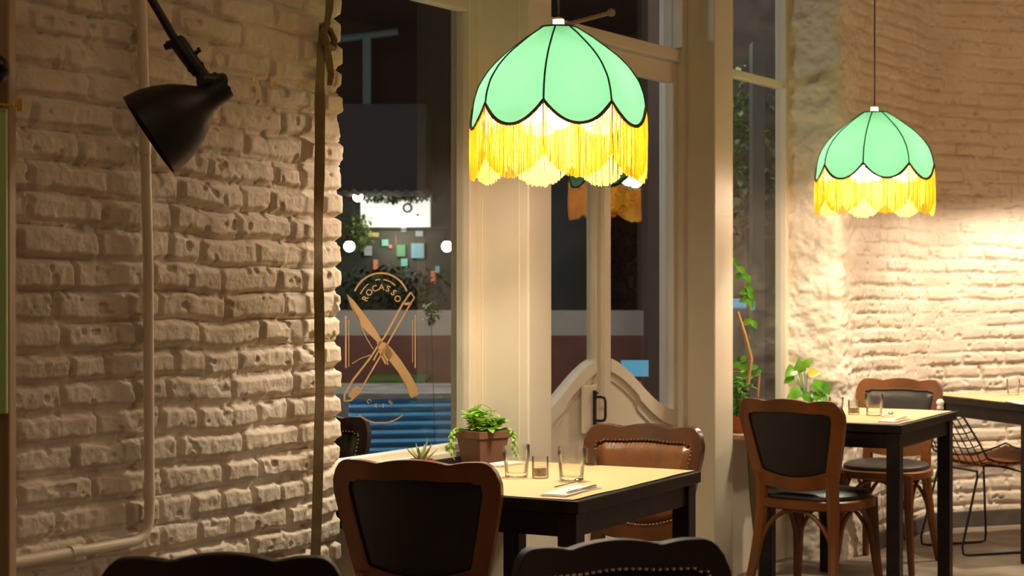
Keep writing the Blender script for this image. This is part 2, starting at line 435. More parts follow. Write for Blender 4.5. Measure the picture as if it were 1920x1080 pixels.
# ---------------- door
DM = UQ0-.703       # meeting line of the leaves
def dbox(bm, u0, u1, d0, d1, z0, z1): wbox(bm, u0, u1, d0, d1, z0, z1)
b = NB(); wbox(b, UQ0-.045, UQ0, -.06, .035, 0, 2.92); wbox(b, UP1, UP1+.03, -.06, .02, 0, 2.92)
wbox(b, UP1+.03, UQ0-.045, -.05, .03, 2.245, 2.294); wbox(b, UP1+.03, UQ0-.045, -.05, .02, 2.88, 2.92)
frm = structure(obj('door_1', b, M_PAINT, smooth=False, bevel=.004))
g = NB(); wbox(g, UP1+.03, UQ0-.045, -.018, -.013, 2.29, 2.89); obj('transom_pane', g, M_PANE, frm, smooth=False)
def archz(du):       # height of the arched panel's upper edge at distance du from the meeting line
    t = min(abs(du)/.68, 1.0)
    return .785+.245*(.5+.5*math.cos(PI*t**.92))
def leaf(name, ua, ub, sgn, off=0.0):
    """ua = hinge side, ub = meeting side."""
    lo, hi = min(ua, ub), max(ua, ub)
    bm = NB()
    sw = .035
    wbox(bm, lo, lo+(sw if ua < ub else .058), -.035+off, .010+off, .02, 2.24)
    wbox(bm, hi-(sw if ua > ub else .058), hi, -.035+off, .010+off, .02, 2.24)
    wbox(bm, lo+.02, hi-.02, -.031+off, .006+off, 2.155, 2.238)
    root = structure(obj(name, bm, M_PAINT, smooth=False, bevel=.004))
    lo2 = lo+(sw if ua < ub else .058); hi2 = hi-(sw if ua > ub else .058)
    n = 40; us = [lo2+(hi2-lo2)*i/n for i in range(n+1)]
    def W(x, y, t): return P(x, t, y)
    bm = NB(); prism(bm, [(lo2-.01, .05)]+[(hi2+.01, .05)]+[(u, archz(u-DM)-.05) for u in us[::-1]], W, -.028+off, -.006+off)
    obj('lower_panel', bm, M_PAINT, root, smooth=False)
    bm = NB()        # arched moulding in two steps
    for (t0, t1, da, db) in ((0.0, -.052, -.034+off, .012+off), (-.052, -.085, -.03+off, .000+off)):
        top = [(u, archz(u-DM)+t0) for u in us]; bot = [(u, archz(u-DM)+t1*(1.25 if abs(u-DM) > .3 else 1.0)) for u in us]
        for i in range(n):
            vs = []
            for dd in (da, db):
                for q in (bot[i], bot[i+1], top[i+1], top[i]): vs.append(bm.verts.new(P(q[0], dd, q[1])))
            bm.faces.new(vs[0:4]); bm.faces.new(vs[7:3:-1])
            bm.faces.new((vs[3], vs[2], vs[6], vs[7])); bm.faces.new((vs[1], vs[0], vs[4], vs[5]))
            if i == 0: bm.faces.new((vs[0], vs[3], vs[7], vs[4]))
            if i == n-1: bm.faces.new((vs[2], vs[1], vs[5], vs[6]))
    bmesh.ops.remove_doubles(bm, verts=bm.verts[:], dist=.0004); bmesh.ops.recalc_face_normals(bm, faces=bm.faces[:])
    obj('arched_moulding', bm, M_PAINT, root, smooth=True)
    bm = NB(); prism(bm, [(u, archz(u-DM)-.02) for u in us]+[(hi2+.004, 2.16), (lo2-.004, 2.16)], W, -.018+off, -.013+off)
    obj('pane', bm, M_PANE, root, smooth=False)
    return root
lf = leaf('door_2', UP1+.03, DM-.002, 1); rf = leaf('door_3', UQ0-.045, DM+.002, -1)
b = NB(); wbox(b, DM-.026, DM+.014, .008, .026, .02, 2.235)
obj('meeting_bar', b, M_PAINT, rf, smooth=False, bevel=.003)
# pull handle on its block
uh, zh0 = onwall(1117, 732, .03); _, zh1 = onwall(1117, 801, .03)
b = NB(); wbox(b, uh-.075, uh+.03, .008, .022, zh1-.02, zh0+.02)
hb = obj('handle_block', b, M_PAINT, lf, smooth=False, bevel=.002)
b = NB()
wbox(b, uh-.008, uh+.008, .022, .030, zh1, zh0)
zc0, zc1 = zh0-.025, zh1+.025
pts = [P(uh, .028, zc0), P(uh, .055, zc0), P(uh, .068, zc0-.004), P(uh, .072, zc0-.018), P(uh, .072, zc1+.018), P(uh, .068, zc1+.004), P(uh, .055, zc1), P(uh, .028, zc1)]
tube(b, pts, .0055, 8)
tube(b, [P(uh, .026, zh0-.01), P(uh, .038, zh0-.01)], .006, 8); tube(b, [P(uh, .026, zh1+.01), P(uh, .038, zh1+.01)], .006, 8)
obj('handle', b, M_BLACK, hb)
# stay bar of the transom light
b = NB(); p0 = P(*[onwall(1062, 46, .06)[0], .06, onwall(1062, 46, .06)[1]]); q = onwall(1146, 24, .14); p1 = P(q[0], .14, q[1])
tube(b, [p0, p1], .008, 8); bmesh.ops.create_icosphere(b, subdivisions=2, radius=.016, matrix=Matrix.Translation(p1))
obj('stay_bar', b, mat('worn_rod', (.36, .27, .19), .5), frm)
# hinges
b = NB()
for z in (1.9, .45): wbox(b, UQ0-.05, UQ0-.035, .03, .04, z, z+.11)
obj('hinge', b, M_PAINT, frm, smooth=False, bevel=.002)
# gold emblem on the glass of window 1 -------------------------------------------------
def EM(px, py, t): 
    u, z = onwall(px, py, -.012); return P(u, -.012+t, z)
b = NB()
def estroke(pts, wd):
    pts = [Vector((x, y, 0)) for x, y in pts]; n = len(pts)
    L_, R_ = [], []
    for i, p in enumerate(pts):
        t = (pts[min(i+1, n-1)]-pts[max(i-1, 0)]).normalized(); s = Vector((-t.y, t.x, 0))*wd/2
        L_.append(p+s); R_.append(p-s)
    for i in range(n-1):
        vs = [b.verts.new(EM(q.x, q.y, 0)) for q in (L_[i], L_[i+1], R_[i+1], R_[i])]
        b.faces.new(vs)
def epoly(pts): b.faces.new([b.verts.new(EM(x, y, 0)) for x, y in pts])
def arc(cx, cy, rx, ry, a0, a1, n=24): return [(cx+rx*math.cos(math.radians(a0+(a1-a0)*i/n)), cy-ry*math.sin(math.radians(a0+(a1-a0)*i/n))) for i in range(n+1)]
estroke(arc(714, 571, 54, 59, 155, 25), 3.5)
estroke(arc(714, 578, 44, 54, 150, 122, 8), 2.2); estroke(arc(714, 578, 44, 54, 104, 92, 6), 2.6); estroke(arc(714, 578, 44, 54, 84, 52, 10), 2.4)
estroke([(648.5, 592), (648.5, 690)], 3); estroke([(654, 600), (654, 688)], 1.4)
estroke([(778.5, 590), (778.5, 690)], 2.6); estroke([(773.5, 600), (773.5, 680)], 1.4)
# knife: blade from the upper left, handle to the lower right
epoly([(650, 551), (664, 564), (684, 590), (704, 618), (718, 641), (712, 646), (700, 634), (688, 622), (676, 610), (674, 596), (664, 580), (655, 568)])
estroke([(652, 553), (657, 572), (672, 600), (686, 632), (700, 655)], 1.6)
epoly([(724, 644), (736, 655), (752, 676), (770, 703), (783, 728), (784, 741), (771, 746), (766, 738), (762, 722), (748, 700), (734, 680), (720, 664)])
epoly([(706, 640), (722, 642), (738, 664), (722, 684), (712, 664)])
# long hollow blade from the upper right to the lower left
estroke([(770, 548), (777, 558), (768, 572), (736, 628), (719, 658), (700, 690), (672, 738), (658, 751), (646, 752)], 3)
estroke([(770, 548), (756, 568), (722, 630), (712, 644), (692, 674), (662, 712), (646, 740), (646, 752)], 3.6)
estroke([(758, 570), (772, 569)], 5)
estroke([(660, 682), (676, 672), (700, 664)], 1.6)
estroke([(700, 676), (712, 654)], 3); estroke([(716, 664), (728, 684)], 3)
epoly([(652, 742), (668, 722), (676, 728), (660, 748)])
estroke(arc(714, 757, 50, 36, 215, 325, 20), 2.6)
def letters(txt, cx, cy, rx, ry, a0, a1, size, flip=False):
    n = len(txt)
    for i, ch in enumerate(txt):
        a = math.radians(a0+(a1-a0)*i/(n-1) if n > 1 else a0)
        x0 = cx+rx*math.cos(a); y0 = cy-ry*math.sin(a)
        rot = a-PI/2 if not flip else a+PI/2
        cu = bpy.data.curves.new('letter', 'FONT'); cu.body = ch; cu.size = size; cu.align_x = 'CENTER'; cu.align_y = 'CENTER'; cu.offset = size*.022
        to = bpy.data.objects.new('letter', cu); C.objects.link(to)
        dg = bpy.context.evaluated_depsgraph_get(); me = bpy.data.meshes.new_from_object(to.evaluated_get(dg))
        base = len(b.verts); vs = []
        for v in me.vertices:
            X = v.co.x*math.cos(rot)-v.co.y*math.sin(rot); Y = v.co.x*math.sin(rot)+v.co.y*math.cos(rot)
            vs.append(b.verts.new(EM(x0+X, y0-Y, 0)))
        for p in me.polygons:
            try: b.faces.new([vs[k] for k in p.vertices])
            except ValueError: pass
        bpy.data.objects.remove(to); bpy.data.meshes.remove(me)
letters('ROCASSO', 715, 576, 33, 37, 154, 25, 16)
letters('CAFE', 713, 735, 28, 27, 220, 314, 11, True)
bmesh.ops.triangulate(b, faces=b.faces[:])
obj('gold_emblem', b, M_GOLD, win1, smooth=False)
# ------------------------------------------------------------------ pendant lamps
Z0 = 1.617      # lowest point of the fringe above the floor
PROF_Z = [2.066, 2.058, 2.038, 2.012, 1.986, 1.965, 1.943, 1.920, 1.900, 1.875, 1.855, 1.820, 1.793, 1.74]
PROF_R = [.0515, .0640, .0960, .1310, .1650, .1880, .2085, .2245, .2370, .2460, .2515, .2555, .2570, .2585]
def prof(z): return float(np.interp(-z, [-a for a in PROF_Z], PROF_R))
def lamp_proto(label):
    root = thing('pendant_lamp', label, 'lamp', (0, 0, Z0))
    A0 = math.radians(-8.4-90)     # one rib a little left of the side that faces the camera
    def edge(phi):
        t = ((phi-A0)/(PI/4)) % 1.0
        return 1.829-.064*(1-abs(2*t-1)**2.1)
    def rr(phi, z):
        t = ((phi-A0)/(PI/4)) % 1.0; q = (t-.5)*PI/4
        k = math.cos(PI/8)/math.cos(q); k = 1+(k-1)*(.75 if z > 1.85 else .75-.5*min(1, (1.85-z)/.06))
        return prof(z)*k
    bm = NB(); cols = 8*14; rows = 22; V = []
    for i in range(cols):
        phi = A0+2*PI*i/cols; ze = edge(phi); col = []
        for j in range(rows+1):
            z = 2.066+(ze-2.066)*j/rows; r = rr(phi, z)
            z2 = z-Z0
            col.append(bm.verts.new((r*math.cos(phi), r*math.sin(phi), z2)))
        V.append(col)
    for i in range(cols):
        for j in range(rows):
            bm.faces.new((V[i][j], V[i][j+1], V[(i+1) % cols][j+1], V[(i+1) % cols][j]))
    obj('shade', bm, M_GREEN, root)
    for k in range(8):
        phi = A0+k*PI/4; bm = NB()
        pts = [Vector((math.cos(phi), math.sin(phi), 0))*(prof(z)+.001)+Vector((0, 0, z-Z0)) for z in np.linspace(2.066, 1.829, 18)]
        tube(bm, pts, .0028, 6); obj('rib', bm, M_RIB, root)
    bm = NB(); n = 8*16
    pts = [Vector((math.cos(A0+2*PI*i/n), math.sin(A0+2*PI*i/n), 0))*(rr(A0+2*PI*i/n, edge(A0+2*PI*i/n))+.002)+Vector((0, 0, edge(A0+2*PI*i/n)-Z0)) for i in range(n+1)]
    tube(bm, pts, .0052, 6, cap=False)
    obj('braid_trim', bm, M_TRIM, root)
    bm = NB(); tube(bm, [Vector((.0525*math.cos(t), .0525*math.sin(t), 2.066-Z0)) for t in np.linspace(0, 2*PI, 41)], .003, 6, cap=False)
    obj('top_ring', bm, M_RIB, root)
    # fringe : hundreds of hanging threads in one part
    rg = random.Random(5); bm = NB(); ns = 620
    for i in range(ns):
        phi = A0+2*PI*(i+rg.uniform(-.4, .4))/ns; ze = edge(phi)-Z0; L = .150+rg.uniform(-.005, .004)
        r0 = rr(phi, edge(phi))+.003+rg.uniform(-.003, .002); pts = []
        dph = rg.uniform(-.004, .004); bulge = rg.uniform(-.003, .004)
        for j in range(5):
            t = j/4; pp = phi+dph*t+.002*math.sin(3*t+i); r = r0+bulge*math.sin(t*PI)
            pts.append(Vector((r*math.cos(pp), r*math.sin(pp), ze-L*t)))
        tube(bm, pts, [.0011, .0011, .0011, .0012, .0015], 3, cap=False)
    o = obj('fringe', bm, M_FRINGE, root)
    for k in range(8):
        bm = NB(); phi = A0+k*PI/4; r = prof(1.829)+.004
        tube(bm, [Vector((r*math.cos(phi), r*math.sin(phi), z)) for z in (1.829-Z0, 1.78-Z0, 1.70-Z0)], [.0022, .0018, .001], 5)
        obj('rib_cord', bm, mat('ochre_cord', (.30, .16, .03), .8), root)
    bm = NB(); lathe(bm, [(0, 0), (.013, .0), (.017, .006), (.017, .026), (.010, .032), (0, .032)], 16, Matrix.Translation((0, 0, 2.064-Z0))); obj('cap', bm, M_PORC, root)
    bm = NB(); tube(bm, [(0, 0, 2.09-Z0), (0, 0, CEIL-Z0-.03)], .0035, 6); obj('cord', bm, M_CORD, root)
    bm = NB(); lathe(bm, [(0, -.045), (.02, -.045), (.05, -.01), (.052, 0), (0, 0)], 20, Matrix.Translation((0, 0, CEIL-Z0))); obj('ceiling_rose', bm, M_PORC, root)
    bm = NB()
    for k in range(4):
        a = A0+k*PI/2; tube(bm, [(0, 0, 2.05-Z0), (.0515*math.cos(a), .0515*math.sin(a), 2.066-Z0)], .0018, 5)
    tube(bm, [(0, 0, 2.07-Z0), (0, 0, 1.93-Z0)], .014, 10); lh = obj('lampholder', bm, M_PORC, root)
    # carrier bar with three bulbs
    for k in range(3):
        a = (PI/2, -.45, PI+.45)[k]; bx, by = .088*math.cos(a), .088*math.sin(a)
        bm = NB(); bmesh.ops.create_uvsphere(bm, u_segments=20, v_segments=12, radius=.040, matrix=Matrix.Translation((bx, by, 1.815-Z0)))
        bu = obj('bulb', bm, M_BULB, lh)
        bm = NB(); tube(bm, [(0, 0, 1.935-Z0), (bx*.8, by*.8, 1.905-Z0), (bx, by, 1.850-Z0)], .007, 6); obj('socket_arm', bm, M_PORC, lh)
    return root
L1P = (.136, 5.15, Z0); L2P = (1.59, 7.72, Z0)
lamp1 = lamp_proto('nearer green scalloped pendant lamp with yellow fringe above the window table'); lamp1['group'] = 'green fringed pendant lamps'
lamps = [lamp1]; lamp1.location = L1P; lamp1.rotation_euler = (0, 0, math.radians(-2.5))
lamps.append(dup(lamp1, L2P, math.radians(-14), 'smaller-looking green fringed pendant lamp hanging before the white brick wall', 'green fringed pendant lamps'))
for (x_, y_, k_) in ((2.98, 8.75, .9), (2.9, 3.9, .5), (1.6, .3, .1)): spot('unseen_spot', (x_, y_, 1.86), (x_, y_, 0), LAMP_W*k_*.8, WARM, math.radians(165), .06, .15)  # out of view: the right-hand pendant's light, plus two spots added as fill
# ------------------------------------------------------------------ chairs
def chair_proto(label, wood, leather, rear, nails, seatm):
    root = thing('dining_chair', label, 'chair')
    NTOP, NS = 44, 16
    def ztop(x):
        a = abs(x)
        h = .850
        if a < .088: h += .013*math.cos(a/.088*PI/2)**.75
        elif a < .205: 
            q = (a-.088)/.117; h += .009*math.sin(min(q*2.0, 1)*PI/2)**.8
        if a > .160: h -= .048*((a-.160)/.047)**2.6
        return h
    def hw(z): return .150+(.207-.150)*min(1, max(0, (z-.50)/.27))**.8
    outer = []; inner = []
    xt = .207
    for i in range(NTOP+1):
        x = -xt+2*xt*i/NTOP; outer.append((x, ztop(x)))
        xi = (-xt+2*xt*i/NTOP)*(.160/.207); a = abs(xi)
        inner.append((xi, .806+(.004*math.cos(min(a/.07, 1)*PI/2)) + (-.006 if a > .145 else 0)))
    zt = outer[-1][1]; zi = inner[-1][1]
    for i in range(1, NS+1):
        t = i/NS; z = zt+(.505+.012-zt)*t; outer.append((hw(z), z))
        z = zi+(.575-zi)*t; inner.append((hw(z)-.043, z))
    xb = outer[-1][0]; xbi = inner[-1][0]
    for i in range(1, NTOP+1):
        t = i/NTOP; x = xb-2*xb*t; outer.append((x, .495+.022*(x/xb)**2))
        x = xbi-2*xbi*t; inner.append((x, .548+.027*(x/xbi)**2))
    for i in range(1, NS):
        t = i/NS; z = .517+(zt-.517)*t; outer.append((-hw(z), z))
        z = .575+(zi-.575)*t; inner.append((-(hw(z)-.043), z))
    def warp(x, y, z): return Vector((x, y-.195-.22*(z-.47)+.7*x*x, z))
    N_ = len(outer); T = .016
    bm = NB(); rings = [[bm.verts.new(warp(x, s, z)) for x, z in lp] for lp, s in ((outer, T), (inner, T), (inner, -T), (outer, -T))]
    for k in range(4):
        a, c = rings[k], rings[(k+1) % 4]
        for i in range(N_): bm.faces.new((a[i], a[(i+1) % N_], c[(i+1) % N_], c[i]))
    bmesh.ops.recalc_face_normals(bm, faces=bm.faces[:])
    obj('back_frame', bm, wood, root, bevel=.006)
    # upholstered panel, transfinite patch on the inner loop
    top = inner[:NTOP+1]; right = inner[NTOP:NTOP+NS+1]; bot = inner[NTOP+NS:NTOP*2+NS+1][::-1]
    left = [inner[0]]+inner[:NTOP+NS+NTOP-1:-1][:NS-1][:]+[bot[0]]
    def patch(side, bul, off, m, nm):
        bm = NB(); G = []
        for j in range(NS+1):
            v = j/NS; row = []
            for i in range(NTOP+1):
                u = i/NTOP
                x = (1-v)*top[i][0]+v*bot[i][0]+(1-u)*left[j][0]+u*right[j][0]-((1-u)*(1-v)*top[0][0]+u*(1-v)*top[-1][0]+(1-u)*v*bot[0][0]+u*v*bot[-1][0])
                z = (1-v)*top[i][1]+v*bot[i][1]+(1-u)*left[j][1]+u*right[j][1]-((1-u)*(1-v)*top[0][1]+u*(1-v)*top[-1][1]+(1-u)*v*bot[0][1]+u*v*bot[-1][1])
                e = min(1, min(u, 1-u, v*.8, (1-v)*.8)/.10); e = math.sin(e*PI/2)
                row.append(bm.verts.new(warp(x, side*(off+bul*e), z)))
            G.append(row)
        for j in range(NS):
            for i in range(NTOP): bm.faces.new((G[j][i], G[j][i+1], G[j+1][i+1], G[j+1][i]) if side > 0 else (G[j+1][i], G[j+1][i+1], G[j][i+1], G[j][i]))
        return obj(nm, bm, m, root)
    pad = patch(1, .016, .006, leather, 'back_pad'); patch(-1, .003, .006, rear, 'back_cover')
    if nails:
        bm = NB(); lp = []
        cx, cz = 0, .69
        ext = [Vector((x, 0, z)) for x, z in inner]; ext.append(ext[0])
        acc = 0; last = None
        for i in range(N_):
            a, c = ext[i], ext[i+1]; l = (c-a).length; t = (-acc) % .0125
            while t <= l:
                p = a.lerp(c, t/max(l, 1e-6)); 
                p = Vector((p.x*1.025, 0, cz+(p.z-cz)*1.025))
                q = warp(p.x, .0168, p.z)
                bmesh.ops.create_icosphere(bm, subdivisions=1, radius=.0042, matrix=Matrix.Translation(q))
                t += .0125
            acc = (acc+l) % .0125
        obj('nail_trim', bm, M_NAIL, pad)
    # legs
    for s in (-1, 1):
        bm = NB(); tp = warp(s*.139, 0, .56)
        tube(bm, bez(tp, tp+Vector((0, .03, -.12)), (s*.150, -.20, .25), (s*.178, -.285, 0), 12), [.025, .025, .026, .025, .024, .023, .022, .021, .020, .019, .018, .017, .016], 8)
        obj('leg', bm, wood, root)
        bm = NB()
        tube(bm, bez((s*.150, .150, .445), (s*.152, .155, .33), (s*.155, .160, .2), (s*.180, .200, 0), 12), [.024]*4+[.023, .022, .021, .020, .019, .018, .017, .016, .015], 8)
        obj('leg', bm, wood, root)
    # seat ring and cushion: rounded superellipse
    def sup(t, rx, ry, y0=-.02, n=2.6):
        c, s_ = math.cos(t), math.sin(t)
        return Vector((rx*math.copysign(abs(c)**(2/n), c), y0+ry*math.copysign(abs(s_)**(2/n), s_), 0))
    bm = NB(); ns = 48; rr_ = []
    for (rx, ry, z) in ((.195, .20, .418), (.206, .211, .424), (.206, .211, .452), (.198, .203, .458), (.15, .15, .458), (.15, .15, .418)):
        rr_.append([bm.verts.new(sup(2*PI*k/ns, rx, ry)+Vector((0, 0, z))) for k in range(ns)])
    for i in range(6):
        a, c = rr_[i], rr_[(i+1) % 6]
        for k in range(ns): bm.faces.new((a[k], a[(k+1) % ns], c[(k+1) % ns], c[k]))
    bmesh.ops.recalc_face_normals(bm, faces=bm.faces[:]); obj('seat_frame', bm, wood, root)
    bm = NB(); rr_ = []
    for (k_, z) in ((.93, .456), (.955, .463), (.945, .474), (.88, .483), (.6, .492), (.3, .495)):
        rr_.append([bm.verts.new(sup(2*PI*k/ns, .2*k_, .205*k_)+Vector((0, 0, z))) for k in range(ns)])
    for i in range(5):
        for k in range(ns): bm.faces.new((rr_[i][k], rr_[i][(k+1) % ns], rr_[i+1][(k+1) % ns], rr_[i+1][k]))
    bm.faces.new(rr_[-1]); bm.faces.new(rr_[0][::-1]); obj('seat', bm, seatm, root)
    # bentwood arches under the seat
    corners = [(-.158, .155), (.158, .155), (.158, -.20), (-.158, -.20)]
    for i in range(4):
        (x0, y0), (x1, y1) = corners[i], corners[(i+1) % 4]
        bm = NB(); pts = bez((x0, y0, .20), (x0+(x1-x0)*.1, y0+(y1-y0)*.1, .49), (x1-(x1-x0)*.1, y1-(y1-y0)*.1, .49), (x1, y1, .20), 18)
        tube(bm, pts, .009, 8); obj('arch_brace', bm, wood, root)
    return root
def place(root, X, Y, az):
    """X, Y: middle of the top rail; az: clockwise from straight away from the camera, where the seat faces."""
    f = Vector((math.sin(az), math.cos(az), 0)); root.location = Vector((X, Y, 0))+f*.275; root.rotation_euler = (0, 0, -az)
RAD = math.radians
chA = chair_proto('reddish wooden dining chair seen from behind, tucked at the near window table', M_WOOD, M_LEATHD, M_LEATHD, False, M_LEATHD); place(chA, -.256, 4.55, RAD(14)); chA.scale = (1.10, 1, 1)
chB = chair_proto('brown leather dining chair with brass nail trim at the window table\'s far side', M_WOODB, M_LEATHB, M_LEATHD, True, M_LEATHB); place(chB, .441, 5.70, RAD(28+180))
chC = dup(chA, (0, 0, 0), 0, 'reddish wooden dining chair seen from behind at the rear table, dark seat showing'); place(chC, 1.084, 6.93, RAD(36))
chD = chair_proto('orange-brown wooden chair with charcoal padded back on the rear table\'s far side', M_WOOD, M_LEATHG, M_LEATHD, True, M_LEATHG); place(chD, 1.865, 8.43, RAD(28+180))
chE = chair_proto('very dark leather chair with brass nails, at the bottom middle of the view', M_WOODD, M_LEATHD, M_LEATHD, True, M_LEATHD); place(chE, .182, 3.13, RAD(180-21))
chF = dup(chE, (0, 0, 0), 0, 'very dark chair with scalloped top at the bottom left, before the brick wall'); place(chF, -.487, 2.97, RAD(180-2))
for c_ in (chA, chB, chC, chD, chE, chF): c_['group'] = 'dining chairs with scalloped backs'
# ------------------------------------------------------------------ tables
TA = RAD(28.5)     # turn of the two window tables
BT = Vector((math.sin(TA), math.cos(TA), 0)); AT = Vector((-math.cos(TA), math.sin(TA), 0))
def table_proto(label, Wd, Ld, loc, rotz):
    """local: near right corner of the top at the origin, x to the left edge (-), y along the long side."""
    root = thing('dining_table', label, 'table', loc, rotz)
    bm = NB(); box(bm, (-Wd/2, Ld/2, .732), (Wd, Ld, .034)); obj('tabletop', bm, M_BLACKTABLE, root, smooth=False, bevel=.003)
    bm = NB(); i = .022; h = .065; zc = .715-h/2
    box(bm, (-Wd/2, i+.01, zc), (Wd-2*i-.04, .02, h)); box(bm, (-Wd/2, Ld-i-.01, zc), (Wd-2*i-.04, .02, h))
    box(bm, (-i-.01, Ld/2, zc), (.02, Ld-2*i-.04, h)); box(bm, (-Wd+i+.01, Ld/2, zc), (.02, Ld-2*i-.04, h))
    obj('apron', bm, M_BLACKTABLE, root, smooth=False, bevel=.002)
    for x in (-.012-.0275, -Wd+.012+.0275):
        for y in (.012+.0275, Ld-.012-.0275):
            bm = NB(); box(bm, (x, y, .3575), (.055, .055, .715)); obj('leg', bm, M_BLACKTABLE, root, smooth=False, bevel=.003)
    return root
def paper(loc, rotz, Wd, Ld, label, seed=1):
    bm = NB(); n = 24; rg = random.Random(seed)
    x0, x1, y0, y1 = -Wd+.012, -.020, .008, Ld-.010
    bmesh.ops.create_grid(bm, x_segments=n, y_segments=n, size=.5)
    for v in bm.verts:
        X = x0+(x1-x0)*(v.co.x+.5); Y = y0+(y1-y0)*(v.co.y+.5)
        v.co = Vector((X+.002*math.sin(Y*23+seed), Y+.002*math.sin(X*19+seed), .7502+.0006*(1+math.sin(X*17+Y*11+seed))))
    r = bmesh.ops.extrude_face_region(bm, geom=bm.faces[:])
    for v in [e for e in r['geom'] if isinstance(e, bmesh.types.BMVert)]: v.co.z += .0008
    bmesh.ops.recalc_face_normals(bm, faces=bm.faces[:])
    o = obj('table_paper', bm, M_KRAFT); o.location = loc; o.rotation_euler = (0, 0, rotz)
    return tag(o, label, 'paper', 'paper table covers')
T1 = Vector((.172, 4.588, 0)); T2 = Vector((1.56, 7.045, 0)); T3 = Vector((2.40, 8.20, 0))
rT = -TA
table_proto('black square-legged table in front of the large window, set with two tumblers', .66, .84, T1, rT)['group'] = 'black dining tables'
paper(T1, rT, .66, .84, 'kraft paper sheet covering the near window table', 1)
table_proto('black square-legged table under the smaller-looking green pendant, between two reddish chairs', .62, .86, T2, rT)['group'] = 'black dining tables'
paper(T2, rT, .62, .86, 'kraft paper sheet covering the middle table under the farther pendant', 2)
# third table: near-left corner at T3, turned with the far wall
a3 = math.atan2(.333, .943)
loc3 = T3+Vector((.943, .333, 0)).normalized()*.80
t3 = table_proto('dark table at the far right edge beside the wire chair and white brick wall', .80, .78, loc3, a3); t3['group'] = 'black dining tables'
paper(loc3, a3, .80, .78, 'kraft paper sheet on the table at the far right edge', 3)
for s in (1, -1):
    bm = NB(); x0 = -.80+.067 if s > 0 else -.067
    tube(bm, bez((x0, .04, .64), (x0+s*.01, .04, .655), (x0+s*.03, .04, .69), (x0+s*.10, .04, .70), 8), .008, 6); 
    obj('corner_brace', bm, M_BLACK, t3)
# ------------------------------------------------------------------ things on the tables
def tpt(px, py, h=.7525):
    Y = (HC-h)*F/(py-YH); return Vector(((px-960)/F*Y, Y, h))
def tumbler_proto(label, r=.0395, h=.096):
    bm = NB(); seg = 36
    k = r/.0395; q = h/.096
    prof_ = [(0, 0), (.030, 0), (.034, .003), (.0355, .03), (.038, .055), (.039, .062), (.0395, .096), (.0372, .096), (.0368, .062), (.0345, .052), (.032, .018), (.028, .013), (0, .012)]
    rings = []
    for (rr_, z) in prof_:
        rr_ *= k; z *= q
        if rr_ == 0: rings.append([bm.verts.new((0, 0, z))]); continue
        ring = []
        for i in range(seg):
            a = 2*PI*i/seg; f_ = 1.0
            if .002 < z/q < .058 and rr_ > .0349*k-.002 : f_ = 1-.035*abs(math.sin(a*4.5))
            ring.append(bm.verts.new((rr_*f_*math.cos(a), rr_*f_*math.sin(a), z)))
        rings.append(ring)
    for i in range(len(rings)-1):
        a, c = rings[i], rings[i+1]
        for j in range(seg):
            j2 = (j+1) % seg
            if len(a) == 1: bm.faces.new((a[0], c[j2], c[j]))
            elif len(c) == 1: bm.faces.new((a[j], a[j2], c[0]))
            else: bm.faces.new((a[j], a[j2], c[j2], c[j]))
    bmesh.ops.recalc_face_normals(bm, faces=bm.faces[:])
    o = obj('drinking_glass', bm, M_GLASS); tag(o, label, 'glass', 'clear tumblers on the tables'); return o
gl = tumbler_proto('clear tumbler left of the candle jar on the near window table'); gl.location = tpt(968, 895)
def gcopy(p, label, s=1.0):
    o = gl.copy(); C.objects.link(o); o.location = p; o.scale = (s, s, s); o['label'] = label; o.rotation_euler = (0, 0, random.uniform(0, 3)); return o
gcopy(tpt(1072, 902), 'clear tumbler right of the candle jar on the near window table', 1.03)
gcopy(tpt(1108, 872), 'small low clear glass at the near table\'s far edge beside the leather chair', .55)
gcopy(tpt(1639, 779), 'tumbler before the padded chair back on the middle table', 1.0)
gcopy(tpt(1568, 778), 'partly hidden tumbler beside the chair back on the middle table', .8)
gcopy(tpt(1900, 741), 'clear tumbler on the far right table at the picture edge', .85)
def votive(p, label):
    root = thing('candle_jar', label, 'candle', p, 0, 'small candle jars')
    bm = NB(); lathe(bm, [(0, 0), (.022, 0), (.0245, .004), (.0245, .062), (.023, .062), (.0225, .006), (0, .005)], 24); jr = obj('jar', bm, M_GLASS, root)
    bm = NB(); lathe(bm, [(0, .006), (.0215, .006), (.0215, .030), (.015, .033), (0, .032)], 20); obj('candle_wax', bm, mat('sandy_wax', (.50, .38, .24), .7, var=.4, vscale=120), jr)
    return root
votive(tpt(1013, 896), 'small candle jar between the two tumblers on the near table')
votive(tpt(1601, 777), 'small candle jar on the middle table left of the tumbler')
# napkins and cutlery
def napkin(p, rot, lx, ly, label):
    bm = NB()
    for k, (sx, sy, z) in enumerate(((1, 1, .001), (.97, .96, .0028), (.94, .98, .0046))):
        box(bm, (0, 0, z), (lx*sx, ly*sy, .0014), rz(.015*k))
    o = obj('napkin', bm, M_PAPER, smooth=False, bevel=.0005); o.location = p; o.rotation_euler = (0, 0, rot)
    return tag(o, label, 'napkin', 'white paper napkins')
def knife(p, rot, label, L=.20):
    root = thing('table_knife', label, 'knife', p, rot)
    bm = NB(); 
    poly = [(-L*.5, -.0035), (-L*.05, -.005), (-L*.05, .005), (-L*.5, .0045)]
    prism(bm, poly, lambda x, y, t: Vector((x, y, t)), 0, .004); obj('handle', bm, M_STEEL, root, bevel=.001)
    bm = NB(); poly = [(-L*.05, -.004), (L*.1, -.010), (L*.4, -.009), (L*.5, .002), (L*.45, .006), (-L*.05, .004)]
    prism(bm, poly, lambda x, y, t: Vector((x, y, t)), .001, .003); obj('blade', bm, M_STEEL, root)
    return root
